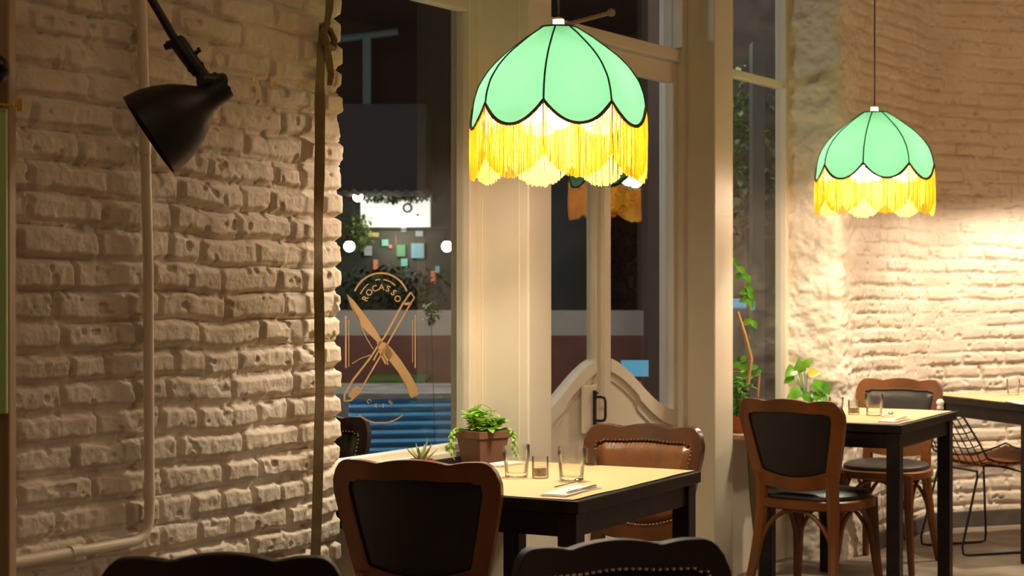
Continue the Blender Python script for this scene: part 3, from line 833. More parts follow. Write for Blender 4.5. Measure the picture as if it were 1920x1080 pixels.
def fork(p, rot, label, L=.19):
    root = thing('table_fork', label, 'fork', p, rot)
    bm = NB(); tube(bm, [(-L*.5, 0, .003), (-L*.3, 0, .003), (L*.1, 0, .004), (L*.2, 0, .006)], [.005, .0045, .0028, .003], 8, flat=.5); obj('handle', bm, M_STEEL, root)
    bm = NB(); prism(bm, [(L*.18, -.003), (L*.26, -.011), (L*.33, -.011), (L*.33, .011), (L*.26, .011), (L*.18, .003)], lambda x, y, t: Vector((x, y, t)), .005, .0075)
    for k in range(4): 
        y = -.0095+k*.0063; tube(bm, [(L*.32, y, .0062), (L*.42, y, .004), (L*.5, y, .006)], .0014, 5)
    obj('tines', bm, M_STEEL, root); return root
def spoon(p, rot, label, L=.14):
    root = thing('teaspoon', label, 'spoon', p, rot)
    bm = NB(); tube(bm, [(-L*.5, 0, .003), (0, 0, .004), (L*.25, 0, .006)], [.004, .0025, .002], 8, flat=.5); obj('handle', bm, M_STEEL, root)
    bm = NB(); bmesh.ops.create_uvsphere(bm, u_segments=16, v_segments=8, radius=1, matrix=Matrix.Translation((L*.40, 0, .0085)) @ Matrix.Diagonal((.022, .014, .006, 1))); obj('bowl', bm, M_STEEL, root)
    return root
n1 = tpt(1072, 922); rn = math.atan2(BT.y, BT.x)
napkin(n1, rn+.02, .24, .075, 'white folded napkin under the knife and fork on the near table')
z1 = Vector((0, 0, .006))
knife(tpt(1092, 922)+z1, rn+.05, 'steel knife on the right side of the near table\'s napkin', .20)
spoon(tpt(1066, 914)+z1, rn-.12+.1, 'teaspoon lying on the near table\'s napkin beside the knife', .16)
napkin(tpt(946, 871), rn-.15, .13, .07, 'white folded napkin at the near table\'s far left corner')
n2 = tpt(1676, 789); napkin(n2, rn, .22, .075, 'white folded napkin on the middle table under its cutlery')
knife(tpt(1690, 788)+z1, rn+.05, 'steel knife on the napkin of the middle table', .20); spoon(tpt(1664, 783)+z1, rn, 'teaspoon on the napkin of the middle table', .15)
napkin(tpt(1912, 756), a3+1.35, .2, .07, 'white napkin at the edge of the far right table')
# salt shaker at the far end of the middle table
sp = tpt(1763, 768); root = thing('salt_shaker', 'white round-topped salt shaker at the middle table\'s far corner', 'salt shaker', sp)
bm = NB(); lathe(bm, [(0, 0), (.014, 0), (.016, .004), (.013, .018), (.0, .019)], 16); obj('base', bm, M_PORC, root)
bm = NB(); bmesh.ops.create_uvsphere(bm, u_segments=16, v_segments=10, radius=.017, matrix=Matrix.Translation((0, 0, .031))); obj('top', bm, M_PORC, root)
# ------------------------------------------------------------------ plants
def leafpatch(bm, base, direction, L, Wd, curl=.3, up=Vector((0, 0, 1)), n=5, heart=False):
    d = Vector(direction).normalized(); s = d.cross(up); s = s.normalized() if s.length > .01 else Vector((1, 0, 0)); nn = s.cross(d)
    rows = []
    for i in range(n+1):
        t = i/n
        wv = math.sin(PI*min(1, (t*.92+.06)))**.7*Wd/2 if not heart else Wd/2*(math.sin(PI*(t**.55)))**.75
        c = Vector(base)+d*L*t-nn*curl*L*t*t
        rows.append([bm.verts.new(c-s*wv+nn*wv*.25), bm.verts.new(c), bm.verts.new(c+s*wv+nn*wv*.25)])
    for i in range(n):
        for k in range(2): bm.faces.new((rows[i][k], rows[i][k+1], rows[i+1][k+1], rows[i+1][k]))
# square brown pot with a bright green rosette plant
pu, pz = onwall(905, 868, .125)
pc = P(pu, .125, .7125)
root = thing('potted_plant', 'bright green succulent in a square brown pot on the window shelf', 'potted plant', pc, RAD(40))
bm = NB(); rings = []
for (s_, z) in ((.049, 0), (.0615, .092), (.066, .092), (.068, .118), (.0615, .118), (.060, .096)):
    rings.append([bm.verts.new((s_*x, s_*y, z)) for x, y in ((-1, -1), (1, -1), (1, 1), (-1, 1))])
for i in range(5):
    for k in range(4): bm.faces.new((rings[i][k], rings[i][(k+1) % 4], rings[i+1][(k+1) % 4], rings[i+1][k]))
bm.faces.new(rings[0][::-1]); bm.faces.new(rings[-1]); obj('pot', bm, M_TERRA, root, smooth=False, bevel=.004)
bm = NB(); rg = random.Random(3)
stems = []
for k in range(26):
    a = rg.uniform(0, 2*PI); r = rg.uniform(.0, .055); h = rg.uniform(.02, .085)
    if k < 6: h += .02
    base = Vector((r*math.cos(a), r*math.sin(a), .10)); top_ = base+Vector((math.cos(a)*rg.uniform(0, .03), math.sin(a)*rg.uniform(0, .03), h))
    tube(bm, [base, (base+top_)/2+Vector((0, 0, .01)), top_], .002, 5)
    for q in range(8):
        aa = q*2.4+rg.uniform(-.3, .3); el = rg.uniform(.1, .9)
        leafpatch(bm, top_-Vector((0, 0, rg.uniform(0, h*.5))), (math.cos(aa)*math.cos(el), math.sin(aa)*math.cos(el), math.sin(el)), rg.uniform(.028, .042), rg.uniform(.022, .030), .35)
# trailing stems at both ends
for sx, yy, ln in ((-1, .02, .085), (1, -.02, .075)):
    dirv = Vector((math.cos(-RAD(40)), math.sin(-RAD(40)), 0))*sx
    p0 = dirv*.055+Vector((0, 0, .115)); pts = bez(p0, p0+dirv*.045+Vector((0, 0, .025)), p0+dirv*.05+Vector((0, 0, 0)), p0+dirv*.052+Vector((0, 0, -ln)), 10)
    tube(bm, pts, .003, 6)
    for i, p in enumerate(pts):
        for q in range(4): aa = q*1.6+i; leafpatch(bm, p, (math.cos(aa), math.sin(aa), -.5), .020, .012, .3)
obj('foliage', bm, M_LEAF, root)
bm = NB(); box(bm, (0, 0, .093), (.118, .118, .004)); obj('soil', bm, M_SOIL, root, smooth=False)
# aloe in a small red pot
au, _ = onwall(790, 855, .13); ap = P(au, .13, .7125)
root = thing('potted_plant', 'little pale aloe in a small red pot on the window shelf', 'potted plant', ap)
bm = NB(); lathe(bm, [(0, 0), (.030, 0), (.040, .040), (.043, .040), (.044, .052), (.038, .052), (.036, .045), (0, .045)], 24); obj('pot', bm, M_TERRAR, root)
bm = NB()
for (aa, el, L) in ((0.2, .5, .06), (1.3, .9, .05), (2.4, .55, .055), (3.4, .6, .06), (4.4, .9, .045), (5.4, .7, .05), (0.0, 1.25, .065), (3.0, 1.2, .05), (5.9, .9, .06)):
    d = Vector((math.cos(aa)*math.cos(el), math.sin(aa)*math.cos(el), math.sin(el)))
    tube(bm, [Vector((0, 0, .045))+d*L*t+Vector((0, 0, .012*t*t)) for t in (0, .3, .6, .85, 1)], [.007, .0075, .006, .0035, .0008], 6, flat=.6)
obj('foliage', bm, M_ALOE, root)
# dark green bowl and white card on the shelf, near the bricks
bu, _ = onwall(648, 846, .17); root = thing('bowl', 'dark green bowl on the window shelf against the brick wall end', 'bowl', P(bu, .17, .7125))
bm = NB(); lathe(bm, [(0, 0), (.028, 0), (.03, .006), (.052, .05), (.058, .056), (.054, .056), (.046, .044), (.02, .010), (0, .010)], 28); obj('bowl_body', bm, mat('dark_green_glaze', (.02, .06, .04), .25), root)
cu_, _ = onwall(690, 852, .10)
bm = NB(); box(bm, (0, 0, .022), (.07, .05, .044)); o = obj('white_box', bm, M_PAPER, smooth=False, bevel=.004); o.location = P(cu_, .10, .7125); o.rotation_euler = (0, 0, WALLROT)
tag(o, 'small white box on the window shelf beside the green bowl', 'box')
# ledge below window 2 with slender olive legs, terracotta pot and bottle vase
LZ = .668
b = NB(); wbox(b, UQ1+.012, UW2-.012, .006, .235, LZ-.022, LZ)
root = thing('window_ledge', 'pale wooden ledge on olive legs under the narrow window', 'shelf', P(.0, .12, 0))
o = obj('board', b, M_LTWOOD, root, smooth=False, bevel=.003); o.matrix_parent_inverse = Matrix.Translation(-Vector(root.location))
for uu in (-.40, .36):
    b = NB(); tube(b, [P(uu, .205, LZ-.022), P(uu, .215, .4), P(uu+.02, .25, 0)], [.021, .017, .013], 8)
    o = obj('leg', b, M_OLIVE, root); o.matrix_parent_inverse = Matrix.Translation(-Vector(root.location))
def ledgeplant(px, d, label, potm, leafm, seed, hh=.16, nl=26, wide=.045, leafL=.05, leafW=.03):
    u, _ = onwall(px, 780, d); root = thing('potted_plant', label, 'potted plant', P(u, d, LZ+.0005))
    bm = NB(); lathe(bm, [(0, 0), (.030, 0), (.042, .060), (.046, .060), (.047, .074), (.040, .074), (.038, .066), (0, .066)], 24); obj('pot', bm, potm, root)
    bm = NB(); rg = random.Random(seed)
    for k in range(nl):
        a = rg.uniform(0, 2*PI); r = rg.uniform(0, wide); h = rg.uniform(.02, hh)
        top_ = Vector((r*math.cos(a), r*math.sin(a), .07+h)); tube(bm, [(r*.3*math.cos(a), r*.3*math.sin(a), .066), top_], .0015, 4)
        for q in range(3):
            aa = rg.uniform(0, 2*PI); leafpatch(bm, top_, (math.cos(aa), math.sin(aa), rg.uniform(-.2, .6)), leafL*rg.uniform(.7, 1.1), leafW*rg.uniform(.7, 1.1), .3)
    obj('foliage', bm, leafm, root); return root
ledgeplant(1384, .13, 'leafy green plant in a terracotta pot behind the narrow post', M_TERRAR, M_LEAF2, 5, .20, 30, .05, .05, .02)
# pothos at the right end of the ledge
u, _ = onwall(1516, 760, .19); pp = P(.40, .14, LZ+.0005)
root = thing('potted_plant', 'pothos with broad glossy leaves and one yellow leaf, behind the rear chair', 'potted plant', pp)
bm = NB(); lathe(bm, [(0, 0), (.032, 0), (.046, .060), (.050, .060), (.051, .076), (.043, .076), (.041, .068), (0, .068)], 24); obj('pot', bm, M_TERRAR, root)
bm = NB(); bmy = NB()
side = Vector((1, 0, 0)); fr_ = Vector((0, -1, 0))
Yp = pp.y-.03
for (px, py, L, dx, dz, yl) in ((1492, 690, .07, -.5, -.3, 0), (1500, 700, .07, -.1, .9, 0), (1489, 705, .06, -.8, -.5, 0), (1508, 688, .05, .5, .8, 0), (1514, 700, .06, .9, .1, 1),
                                (1500, 728, .075, -.6, -.6, 0), (1514, 735, .07, .1, -.9, 0), (1530, 712, .08, .3, -.8, 0), (1538, 718, .07, .6, -.7, 0), (1524, 735, .06, .4, -.5, 0), (1492, 742, .06, -.5, -.2, 0), (1536, 742, .06, .4, -.4, 0)):
    tp = at(px, py, Yp)-pp
    tube(bm, bez((0, 0, .07), (tp.x*.2, 0, .12), (tp.x*.8, tp.y*.8, tp.z+.02), tp, 8), .002, 5)
    leafpatch(bmy if yl else bm, tp, (dx, -.35, dz), L, L*.85, .25, up=Vector((0, -1, .35)), heart=True)
fo = obj('foliage', bm, M_LEAF2, root); obj('yellow_leaf', bmy, M_LEAFY, fo)
# bottle vase with a climbing twig in the narrow window
u, _ = onwall(1400, 740, .07); vp = P(u, .07, LZ+.0005)
root = thing('bottle_vase', 'dark green bottle vase with tall twigs inside the narrow window', 'vase', vp)
bm = NB(); lathe(bm, [(0, 0), (.035, 0), (.038, .01), (.038, .09), (.02, .13), (.012, .15), (.013, .17), (.010, .17), (.009, .14), (0, .13)], 24); obj('bottle', bm, mat('bottle_green', (.01, .035, .025), .12), root)
bm = NB(); Yv = vp.y
def rel(px, py, dy=0): return at(px, py, Yv+dy)-vp
tube(bm, [(0, 0, .15), rel(1408, 672), rel(1396, 625), rel(1383, 585)], [.010, .011, .009, .007], 6)
tube(bm, [rel(1421, 745), rel(1422, 725), rel(1424, 700)], [.006, .007, .006], 6)
obj('twig', bm, mat('tan_twig', (.38, .20, .08), .7), root)
bm = NB(); tube(bm, [rel(1410, 672), rel(1408, 600), rel(1402, 530), rel(1380, 498)], .0018, 5)
for (px, py) in ((1382, 500), (1390, 512), (1401, 535), (1404, 545), (1409, 600), (1404, 560), (1398, 700), (1412, 705), (1402, 690), (1388, 680)):
    for q in range(2): aa = px*1.3+q*2.2; leafpatch(bm, rel(px, py), (math.cos(aa), -.2, math.sin(aa)-.3), .045, .028, .25, up=Vector((0, -1, .2)))
obj('foliage', bm, M_LEAF2, root)
# ------------------------------------------------------------------ wire chair
def wire_chair(loc, rotz):
    root = thing('wire_chair', 'black wire mesh chair with orange seat pad beside the far right table', 'chair', loc, rotz)
    W_, T_ = .23, .0034
    def surf(s, v):       # s -1..1 across, v 0 front edge .. 1 back top
        if v < .55:
            t = v/.55; y = .20-.40*t; z = .46-.045*math.sin(t*PI*.8)+.02*(1-t)**3
            wd = W_*(.85+.15*t)
        else:
            t = (v-.55)/.45; y = -.20-.14*t; z = .435+.25*t; wd = W_*(1.0-.15*t**2)
        return Vector((s*wd, y+.10, z+.035*abs(s)**3*(1-abs(v-.5)*.8)))
    bm = NB()
    for k in range(9): s = -1+2*k/8; tube(bm, [surf(s, i/20) for i in range(21)], T_, 5)
    for k in range(17): v = k/16; tube(bm, [surf(-1+2*i/10, v) for i in range(11)], T_, 5)
    rim = [surf(1, i/16) for i in range(17)]+[surf(1-2*i/10, 1) for i in range(1, 11)]+[surf(-1, 1-i/16) for i in range(1, 17)]+[surf(-1+2*i/10, 0) for i in range(1, 11)]
    tube(bm, rim, .005, 6)
    obj('wire_shell', bm, M_WIRE, root)
    bm = NB(); G = []; n = 14
    for i in range(n+1):
        row = []
        for j in range(n+1):
            s = -.88+1.76*i/n; v = .02+.50*j/n; e = math.sin(PI*min(1, min(i, n-i, j, n-j)/3)/2)
            row.append(bm.verts.new(surf(s, v)+Vector((0, 0, .006+.022*e))))
        G.append(row)
    for i in range(n):
        for j in range(n): bm.faces.new((G[i][j], G[i+1][j], G[i+1][j+1], G[i][j+1]))
    r = bmesh.ops.extrude_face_region(bm, geom=bm.faces[:])
    for v in [e for e in r['geom'] if isinstance(e, bmesh.types.BMVert)]: v.co.z -= .012
    bmesh.ops.recalc_face_normals(bm, faces=bm.faces[:])
    obj('seat_pad', bm, M_ORANGE, root)
    for s in (-1, 1):
        bm = NB(); x = s*.18
        pts = [(x*.6, .10, .41), (x*.95, .15, .39), (x, .17, .05), (x, .165, .012), (x, .14, .006), (x, -.17, .006), (x, -.205, .012), (x, -.21, .05), (x*.95, -.12, .38), (x*.6, -.08, .40)]
        tube(bm, pts, .006, 7); obj('leg', bm, M_WIRE, root)
    bm = NB(); tube(bm, [(-.11, .10, .41), (.11, .10, .41)], .006, 6); tube(bm, [(-.11, -.08, .40), (.11, -.08, .40)], .006, 6); tube(bm, [(-.17, .15, .37), (.17, -.12, .37)], .004, 6)
    obj('under_frame', bm, M_WIRE, root)
    return root
fc = Vector((.943, .333, 0)); mid = (at(1797, 1045, 8.46)+at(1722, 1025, 8.8))/2; mid.z = 0
wire_chair(Vector((mid.x, mid.y, 0))+fc*.23, a3-PI/2)
# white pipes low on the far wall
b = NB(); o1 = Vector((ca.x, ca.y, 0)); nf = Vector((fdir.y, -fdir.x, 0))
for z in (.425, .385): tube(b, [o1+fdir*.15+nf*.04+Vector((0, 0, z)), o1+fdir*2.9+nf*.04+Vector((0, 0, z))], .011, 8)
tag(obj('wall_pipe', b, M_PIPE), 'pair of thin white pipes running low along the far brick wall', 'pipe')
# round wooden piece on the far wall at the picture edge
p = at(1938, 518, 9.72); root = thing('wall_clock', 'round brown wooden plaque hung on the far brick wall at the right edge', 'wall plaque', p, a3)
root.name = 'wall_plaque'
bm = NB(); lathe(bm, [(0, 0), (.075, 0), (.085, .012), (.085, .03), (.066, .04), (.055, .028), (0, .026)], 32, Matrix.Rotation(PI/2, 4, 'X')); obj('disc', bm, M_WOODB, root)
bm = NB(); lathe(bm, [(0, .026), (.052, .027), (.050, .034), (0, .036)], 32, Matrix.Rotation(PI/2, 4, 'X')); obj('centre_inlay', bm, M_BRASS, root)
# ------------------------------------------------------------------ pipe, strap and lamp on the left wall
def wl(px, py, d): u, z = onwall(px, py, D_W+d); return P(u, D_W+d, z)
b = NB(); pd = .036
ptop = wl(264, -60, pd); ptop.z = 2.6; 
p_a = wl(266, 0, pd); dirx = (wl(280, 900, pd)-p_a).normalized(); ptop = p_a-dirx*.9
pb = wl(280, 950, pd); pc_ = wl(262, 1011, pd); pe = wl(20, 1056, pd); pf = pe+(pe-pc_).normalized()*.3
pts = [ptop, p_a, wl(278, 500, pd), pb]+bez(pb, wl(280, 985, pd), wl(276, 1006, pd), wl(250, 1016, pd), 8)[1:]+[pe, pf]
tube(b, pts, .0128, 12)
pipe = tag(obj('conduit_pipe', b, M_PIPE), 'cream painted pipe bending left at the bottom of the brick wall', 'pipe')
for (pa_, pb_) in ((wl(272, 268, pd), wl(272.5, 290, pd)), (wl(279, 905, pd), wl(279.5, 935, pd)), (wl(130, 1035, pd), wl(150, 1031.5, pd))):
    b = NB(); tube(b, [pa_, pb_], .0145, 12); obj('coupling', b, M_PIPE, pipe)
# roller strap with knot
b = NB(); sd = .035
def ribbon(bm, pts, wids, yaw):
    """flat woven strap: centre points, half-widths, facing angle; 2 mm thick"""
    A, B_ = [], []
    th = .0012
    for p, w_, y in zip(pts, wids, yaw):
        s = Vector((BX*math.cos(y)+NX*math.sin(y), BY*math.cos(y)+NY*math.sin(y), 0)); nrm = Vector((s.y, -s.x, 0))
        A.append([bm.verts.new(p-s*w_+nrm*th), bm.verts.new(p+s*w_+nrm*th), bm.verts.new(p+s*w_-nrm*th), bm.verts.new(p-s*w_-nrm*th)])
    for i in range(len(A)-1):
        for k in range(4): bm.faces.new((A[i][k], A[i][(k+1) % 4], A[i+1][(k+1) % 4], A[i+1][k]))
    bm.faces.new(A[0][::-1]); bm.faces.new(A[-1])
ys = [45, 90, 150, 190, 230, 270, 330, 400, 470, 520, 560, 585, 610, 660, 730, 800, 900, 1000, 1075]
xs = [606, 603, 600, 600, 600, 600, 599, 597, 597, 597, 598, 599, 599, 599, 600, 598, 596, 593, 590]
yw = [0.1, .1, .2, .8, 1.2, 1.3, .9, .3, .15, .3, 1.1, 1.3, .9, .5, .3, .4, .6, .5, .5]
ribbon(b, [wl(x, y, sd) for x, y in zip(xs, ys)], [.0145]*len(ys), yw)
pts = [wl(x, y, sd+.012) for x, y in ((618, -140), (619, -40), (618, 15), (614, 40), (606, 48))]; ribbon(b, pts, [.014, .014, .011, .008, .010], [.2, .2, .6, .9, .5])
st = tag(obj('roller_strap', b, M_STRAP), 'olive woven blind strap knotted at the top, hanging at the brick wall end', 'strap')
b = NB()
tube(b, [wl(x, y, sd+e) for x, y, e in ((604, 46, .01), (618, 55, .018), (627, 75, .016), (624, 92, .012), (612, 84, .02), (606, 60, .022), (613, 45, .01))], .0125, 8, flat=.5)
ribbon(b, [wl(x, y, sd+.012) for x, y in ((613, 85), (616, 110), (621, 140), (618, 160))], [.010, .011, .009, .007], [.3, .6, .9, .8])
obj('knot', b, M_STRAP, st)
# articulated black wall lamp
YL = 3.85
def lp(px, py, dy=0): return at(px, py, YL+dy)
root = thing('wall_lamp', 'black articulated work lamp with bell shade in front of the brick wall', 'lamp', lp(300, 60))
inv = Matrix.Translation(-root.location)
def lpart(nm, bm, m=M_BLACK):
    o = obj(nm, bm, m, root); o.matrix_parent_inverse = inv; return o
bm = NB(); end = lp(285, 0); dr = (lp(345, 105)-lp(285, 0)).normalized(); tube(bm, [lp(349, 110), end, end-dr*.42], .0095, 10); top_arm = end-dr*.42
lpart('arm', bm)
bm = NB(); wallp = P(onwall(150, 0, D_W)[0], D_W+.02, top_arm.z-.02)
tube(bm, [top_arm, Vector((wallp.x, wallp.y, top_arm.z))], .009, 8); bmesh.ops.create_uvsphere(bm, u_segments=16, v_segments=10, radius=.045, matrix=Matrix.Translation((wallp.x, wallp.y, top_arm.z))); lpart('wall_mount', bm)
bm = NB(); tube(bm, [lp(330, 72), lp(334, 80), lp(368, 128), lp(374, 138)], [.015, .019, .017, .015], 12)
tube(bm, [lp(314, 86, -.0), lp(332, 78)], [.010, .009], 8); tube(bm, [lp(312, 82), lp(317, 92)], .008, 8)
tube(bm, [lp(358, 112), lp(371, 96)], [.006, .005], 6); tube(bm, [lp(371, 90), lp(376, 98)], [.004, .004], 6)
lpart('tilt_joint', bm)
bm = NB(); tube(bm, [lp(352, 131), lp(382, 120)], .006, 8); tube(bm, [lp(366, 118), lp(380, 142), lp(396, 158)], [.013, .016, .015], 10)
tube(bm, [lp(376, 152, -.02), lp(420, 152, .02)], .017, 12)
for (x, y) in ((403, 142), (418, 146), (427, 167)): bmesh.ops.create_uvsphere(bm, u_segments=10, v_segments=6, radius=.008, matrix=Matrix.Translation(lp(x, y)))
lpart('swivel', bm)
ax = Vector((-.80, -.18, -.545)).normalized()
q = Vector((0, 0, 1)).rotation_difference(ax)
neck = lp(415, 168); mouth = lp(275, 239)
Lx = (mouth-neck).length/ math.sqrt(1-.18**2)
Mx = Matrix.Translation(neck) @ q.to_matrix().to_4x4()
rm = .0985
pf_ = [(0, -.015), (.026, -.015), (.029, .0), (.029, .022), (.034, .040), (.052, .062), (.070, .088), (.085, .120), (.094, .150), (rm, Lx), (rm-.002, Lx), (.092, .150), (.083, .120), (.068, .090), (.050, .065), (.030, .045), (0, .045)]
bm = NB(); lathe(bm, pf_, 40, Mx); shd = lpart('shade', bm)
bm = NB(); bmesh.ops.create_uvsphere(bm, u_segments=16, v_segments=10, radius=.026, matrix=Mx @ Matrix.Translation((0, 0, .09))); obj('bulb', bm, mat('unlit_bulb', (.5, .48, .42), .2), shd)
# ------------------------------------------------------------------ wooden jamb with green board at the left edge
YJ = 3.55
b = NB(); x1 = at(19, 540, YJ).x; 
box(b, (x1-.09, YJ+.02, 1.10), (.18, .05, 2.2)); 
root = thing('green_board', 'upright wooden board with pale green upper panel at the left picture edge', 'board', (x1-.09, YJ+.02, 0)); inv2 = Matrix.Translation(-root.location)
o = obj('board', b, M_LTWOOD, root, smooth=False, bevel=.004); o.matrix_parent_inverse = inv2
b = NB(); zt_, zb_ = at(0, 205, YJ).z, at(0, 775, YJ).z
box(b, (x1-.090, YJ-.012, (zt_+zb_)/2), (.176, .012, zt_-zb_)); o = obj('green_panel', b, mat('pale_green_paint', (.60, .85, .36), .5, col2=(.52, .76, .32), vscale=4), root, smooth=False, bevel=.003); o.matrix_parent_inverse = inv2
# its dark hook and brass turn key
hk = at(-2, 130, YJ-.06)
root = thing('wall_hook', 'rounded dark metal fitting on the board at the upper left edge', 'hook', hk); inv3 = Matrix.Translation(-root.location)
b = NB(); bmesh.ops.create_uvsphere(b, u_segments=20, v_segments=14, radius=1, matrix=Matrix.Translation(hk) @ Matrix.Diagonal((.021, .030, .028, 1)))
o = obj('knob', b, mat('dark_gunmetal', (.03, .035, .035), .3, metal=.8), root); o.matrix_parent_inverse = inv3
b = NB(); tube(b, [hk, at(-2, 130, YJ-.01)], .008, 8); o = obj('stem', b, M_BLACK, root); o.matrix_parent_inverse = inv3
b = NB(); bmesh.ops.create_uvsphere(b, u_segments=14, v_segments=10, radius=.007, matrix=Matrix.Translation(at(10, 130, YJ-.085))); o = obj('screw', b, M_BLACK, root); o.matrix_parent_inverse = inv3
kk = at(20, 197, YJ-.03)
root = thing('turn_key', 'small brass wing key sticking out over the bricks at the upper left', 'brass key', kk); inv4 = Matrix.Translation(-root.location)
b = NB(); tube(b, [at(-6, 195, YJ-.03), at(22, 197, YJ-.03)], .0022, 8); tube(b, [at(19, 197, YJ-.03), at(26, 197, YJ-.03)], .0055, 10); tube(b, [at(28, 197, YJ-.03), at(33, 197, YJ-.03)], .004, 10)
o = obj('shaft', b, M_BRASS, root); o.matrix_parent_inverse = inv4
b = NB(); box(b, at(38, 197, YJ-.03), (.0125, .006, .026)); o = obj('wing', b, M_BRASS, root, smooth=False, bevel=.0015); o.matrix_parent_inverse = inv4
# ------------------------------------------------------------------ outside, at night
def Box(nm, x0, x1, y0, y1, z0, z1, m, parent=None, bevel=0, smooth=False):
    bm = NB(); box(bm, ((x0+x1)/2, (y0+y1)/2, (z0+z1)/2), (x1-x0, y1-y0, z1-z0)); return obj(nm, bm, m, parent, smooth=smooth, bevel=bevel)
M_STREET = mat('street_paving', (.16, .14, .12), .7, var=.3, vscale=3)
bm = NB(); prism(bm, [(OX-NX*.1-BX*14, OY-NY*.1-BY*14), (OX-NX*.1+BX*22, OY-NY*.1+BY*22), (-12, 40), (-25, 20)], lambda x, y, t: Vector((x, y, t)), -.25, -.05)
o = obj('pavement', bm, M_STREET, smooth=False); tag(o, 'dim grey street paving outside the windows', 'pavement'); structure(o)
# low wall with beige coping across the street
def low(x0, x1, Y): return at(x0, 0, Y).x, at(x1, 0, Y).x
x0, x1 = low(560, 1214, 12.0); zA, zB, zC = at(0, 583, 12).z, at(0, 629, 12).z, at(0, 690, 12).z
root = thing('low_wall', 'long low street wall with beige upper band and red-brown base outside', 'wall', ((x0+x1)/2, 12.2, -.05)); inv5 = Matrix.Translation(-root.location)
for nm, z0, z1, m_ in (('beige_band', zB, zA, mat('beige_render', (.50, .42, .34), .7, var=.1)), ('brown_base', -.05, zB, mat('redbrown_render', (.22, .075, .045), .7, var=.2))):
    o = Box(nm, x0, x1, 12, 12.4, z0, z1, m_, root); o.matrix_parent_inverse = inv5
# strip of grass and pale kerb
o = Box('grass_strip', at(690, 0, 11.3).x, at(800, 0, 11.3).x, 11.2, 11.9, -.05, .70, mat('night_grass', (.12, .20, .04), .9, var=.4, vscale=30)); tag(o, 'dim green grass bed in front of the low street wall', 'grass')
o = Box('kerb', at(600, 0, 9.6).x, at(870, 0, 9.6).x, 9.6, 10.6, -.05, at(0, 738, 9.6).z, mat('pale_kerb', (.40, .38, .34), .7, col2=(.25, .20, .17), vscale=6)); tag(o, 'pale stone kerb outside behind the blue corrugated sheet', 'kerb')
# blue corrugated sheet, ridges run across
bm = NB(); YB = 8.2; xa, xb_ = at(655, 0, YB).x, at(872, 0, YB).x; zt_, zb_ = at(0, 748, YB).z, -.05; n = 150; G = []
for i in range(n+1):
    z = zt_+(zb_-zt_)*i/n; y = YB-.014*math.cos((zt_-z)/.0395*2*PI)-.25*(zt_-z)
    G.append([bm.verts.new((xa, y, z)), bm.verts.new((xb_, y+.05, z+.004)), bm.verts.new((xb_, y+.053, z+.004)), bm.verts.new((xa, y+.003, z))])
for i in range(n):
    for k in range(4): bm.faces.new((G[i][k], G[i][(k+1) % 4], G[i+1][(k+1) % 4], G[i+1][k]))
bm.faces.new(G[0]); bm.faces.new(G[-1][::-1])
bmesh.ops.recalc_face_normals(bm, faces=bm.faces[:])
o = obj('corrugated_sheet', bm, mat('blue_sheet', (.13, .42, .70), .5, col2=(.10, .34, .60), vscale=6)); tag(o, 'blue corrugated metal sheet seen through the large window\'s lower part', 'metal sheet')
# chair out on the pavement
oc = dup(chE, (0, 0, 0), 0, 'dark chair standing outside, its back edge showing beside the bricks'); place(oc, at(600, 0, 6.12).x, 6.12, RAD(200)); oc.location.z = .0; oc['group'] = 'dining chairs with scalloped backs'
# canopy and illuminated sign
YS = 13.0
cx0, cx1 = at(560, 0, YS-1).x, at(800, 0, YS-1).x
root = thing('canopy', 'black shop canopy across the street above the lit white sign', 'canopy', ((cx0+cx1)/2, YS-1, 1.9)); inv6 = Matrix.Translation(-root.location)
bm = NB()
z_t, z_b = at(0, 195, YS-1).z, at(0, 352, YS-1).z
n = 30
prismp = [(cx0, z_t), (cx1, z_t)]+[(cx1-(cx1-cx0)*i/n, z_b-.03*abs(math.sin(i*1.3))) for i in range(n+1)]
prism(bm, prismp, lambda x, y, t: Vector((x, t, y)), YS-1, YS-.12); o = obj('fabric', bm, mat('black_canvas', (.008, .008, .008), .9), root, smooth=False); o.matrix_parent_inverse = inv6
sx0, sx1 = at(676, 0, YS).x, at(806, 0, YS).x
root = thing('lit_sign', 'glowing white shop sign with a small grey ring emblem, seen through glass', 'sign', ((sx0+sx1)/2, YS, 1.7)); inv7 = Matrix.Translation(-root.location)
o = Box('light_panel', sx0, sx1, YS, YS+.12, at(0, 425, YS).z, at(0, 362, YS).z, mat('sign_glow', (.8, .8, .78), .5, emis=(1.0, .97, .90), estr=.62), root); o.matrix_parent_inverse = inv7
bm = NB(); c_ = at(764, 390, YS-.01); tube(bm, [c_+Vector((.030*math.cos(t), 0, .030*math.sin(t))) for t in np.linspace(0, 2*PI, 25)], .008, 6, cap=False)
bmesh.ops.create_icosphere(bm, subdivisions=1, radius=.010, matrix=Matrix.Translation(at(783, 403, YS-.01)))
o = obj('ring_emblem', bm, mat('grey_print', (.06, .06, .06), .6), root); o.matrix_parent_inverse = inv7
spot('sign_flood', at(705, 380, YS-.6), at(705, 392, YS), 6, (1, .95, .85), RAD(90), .05)
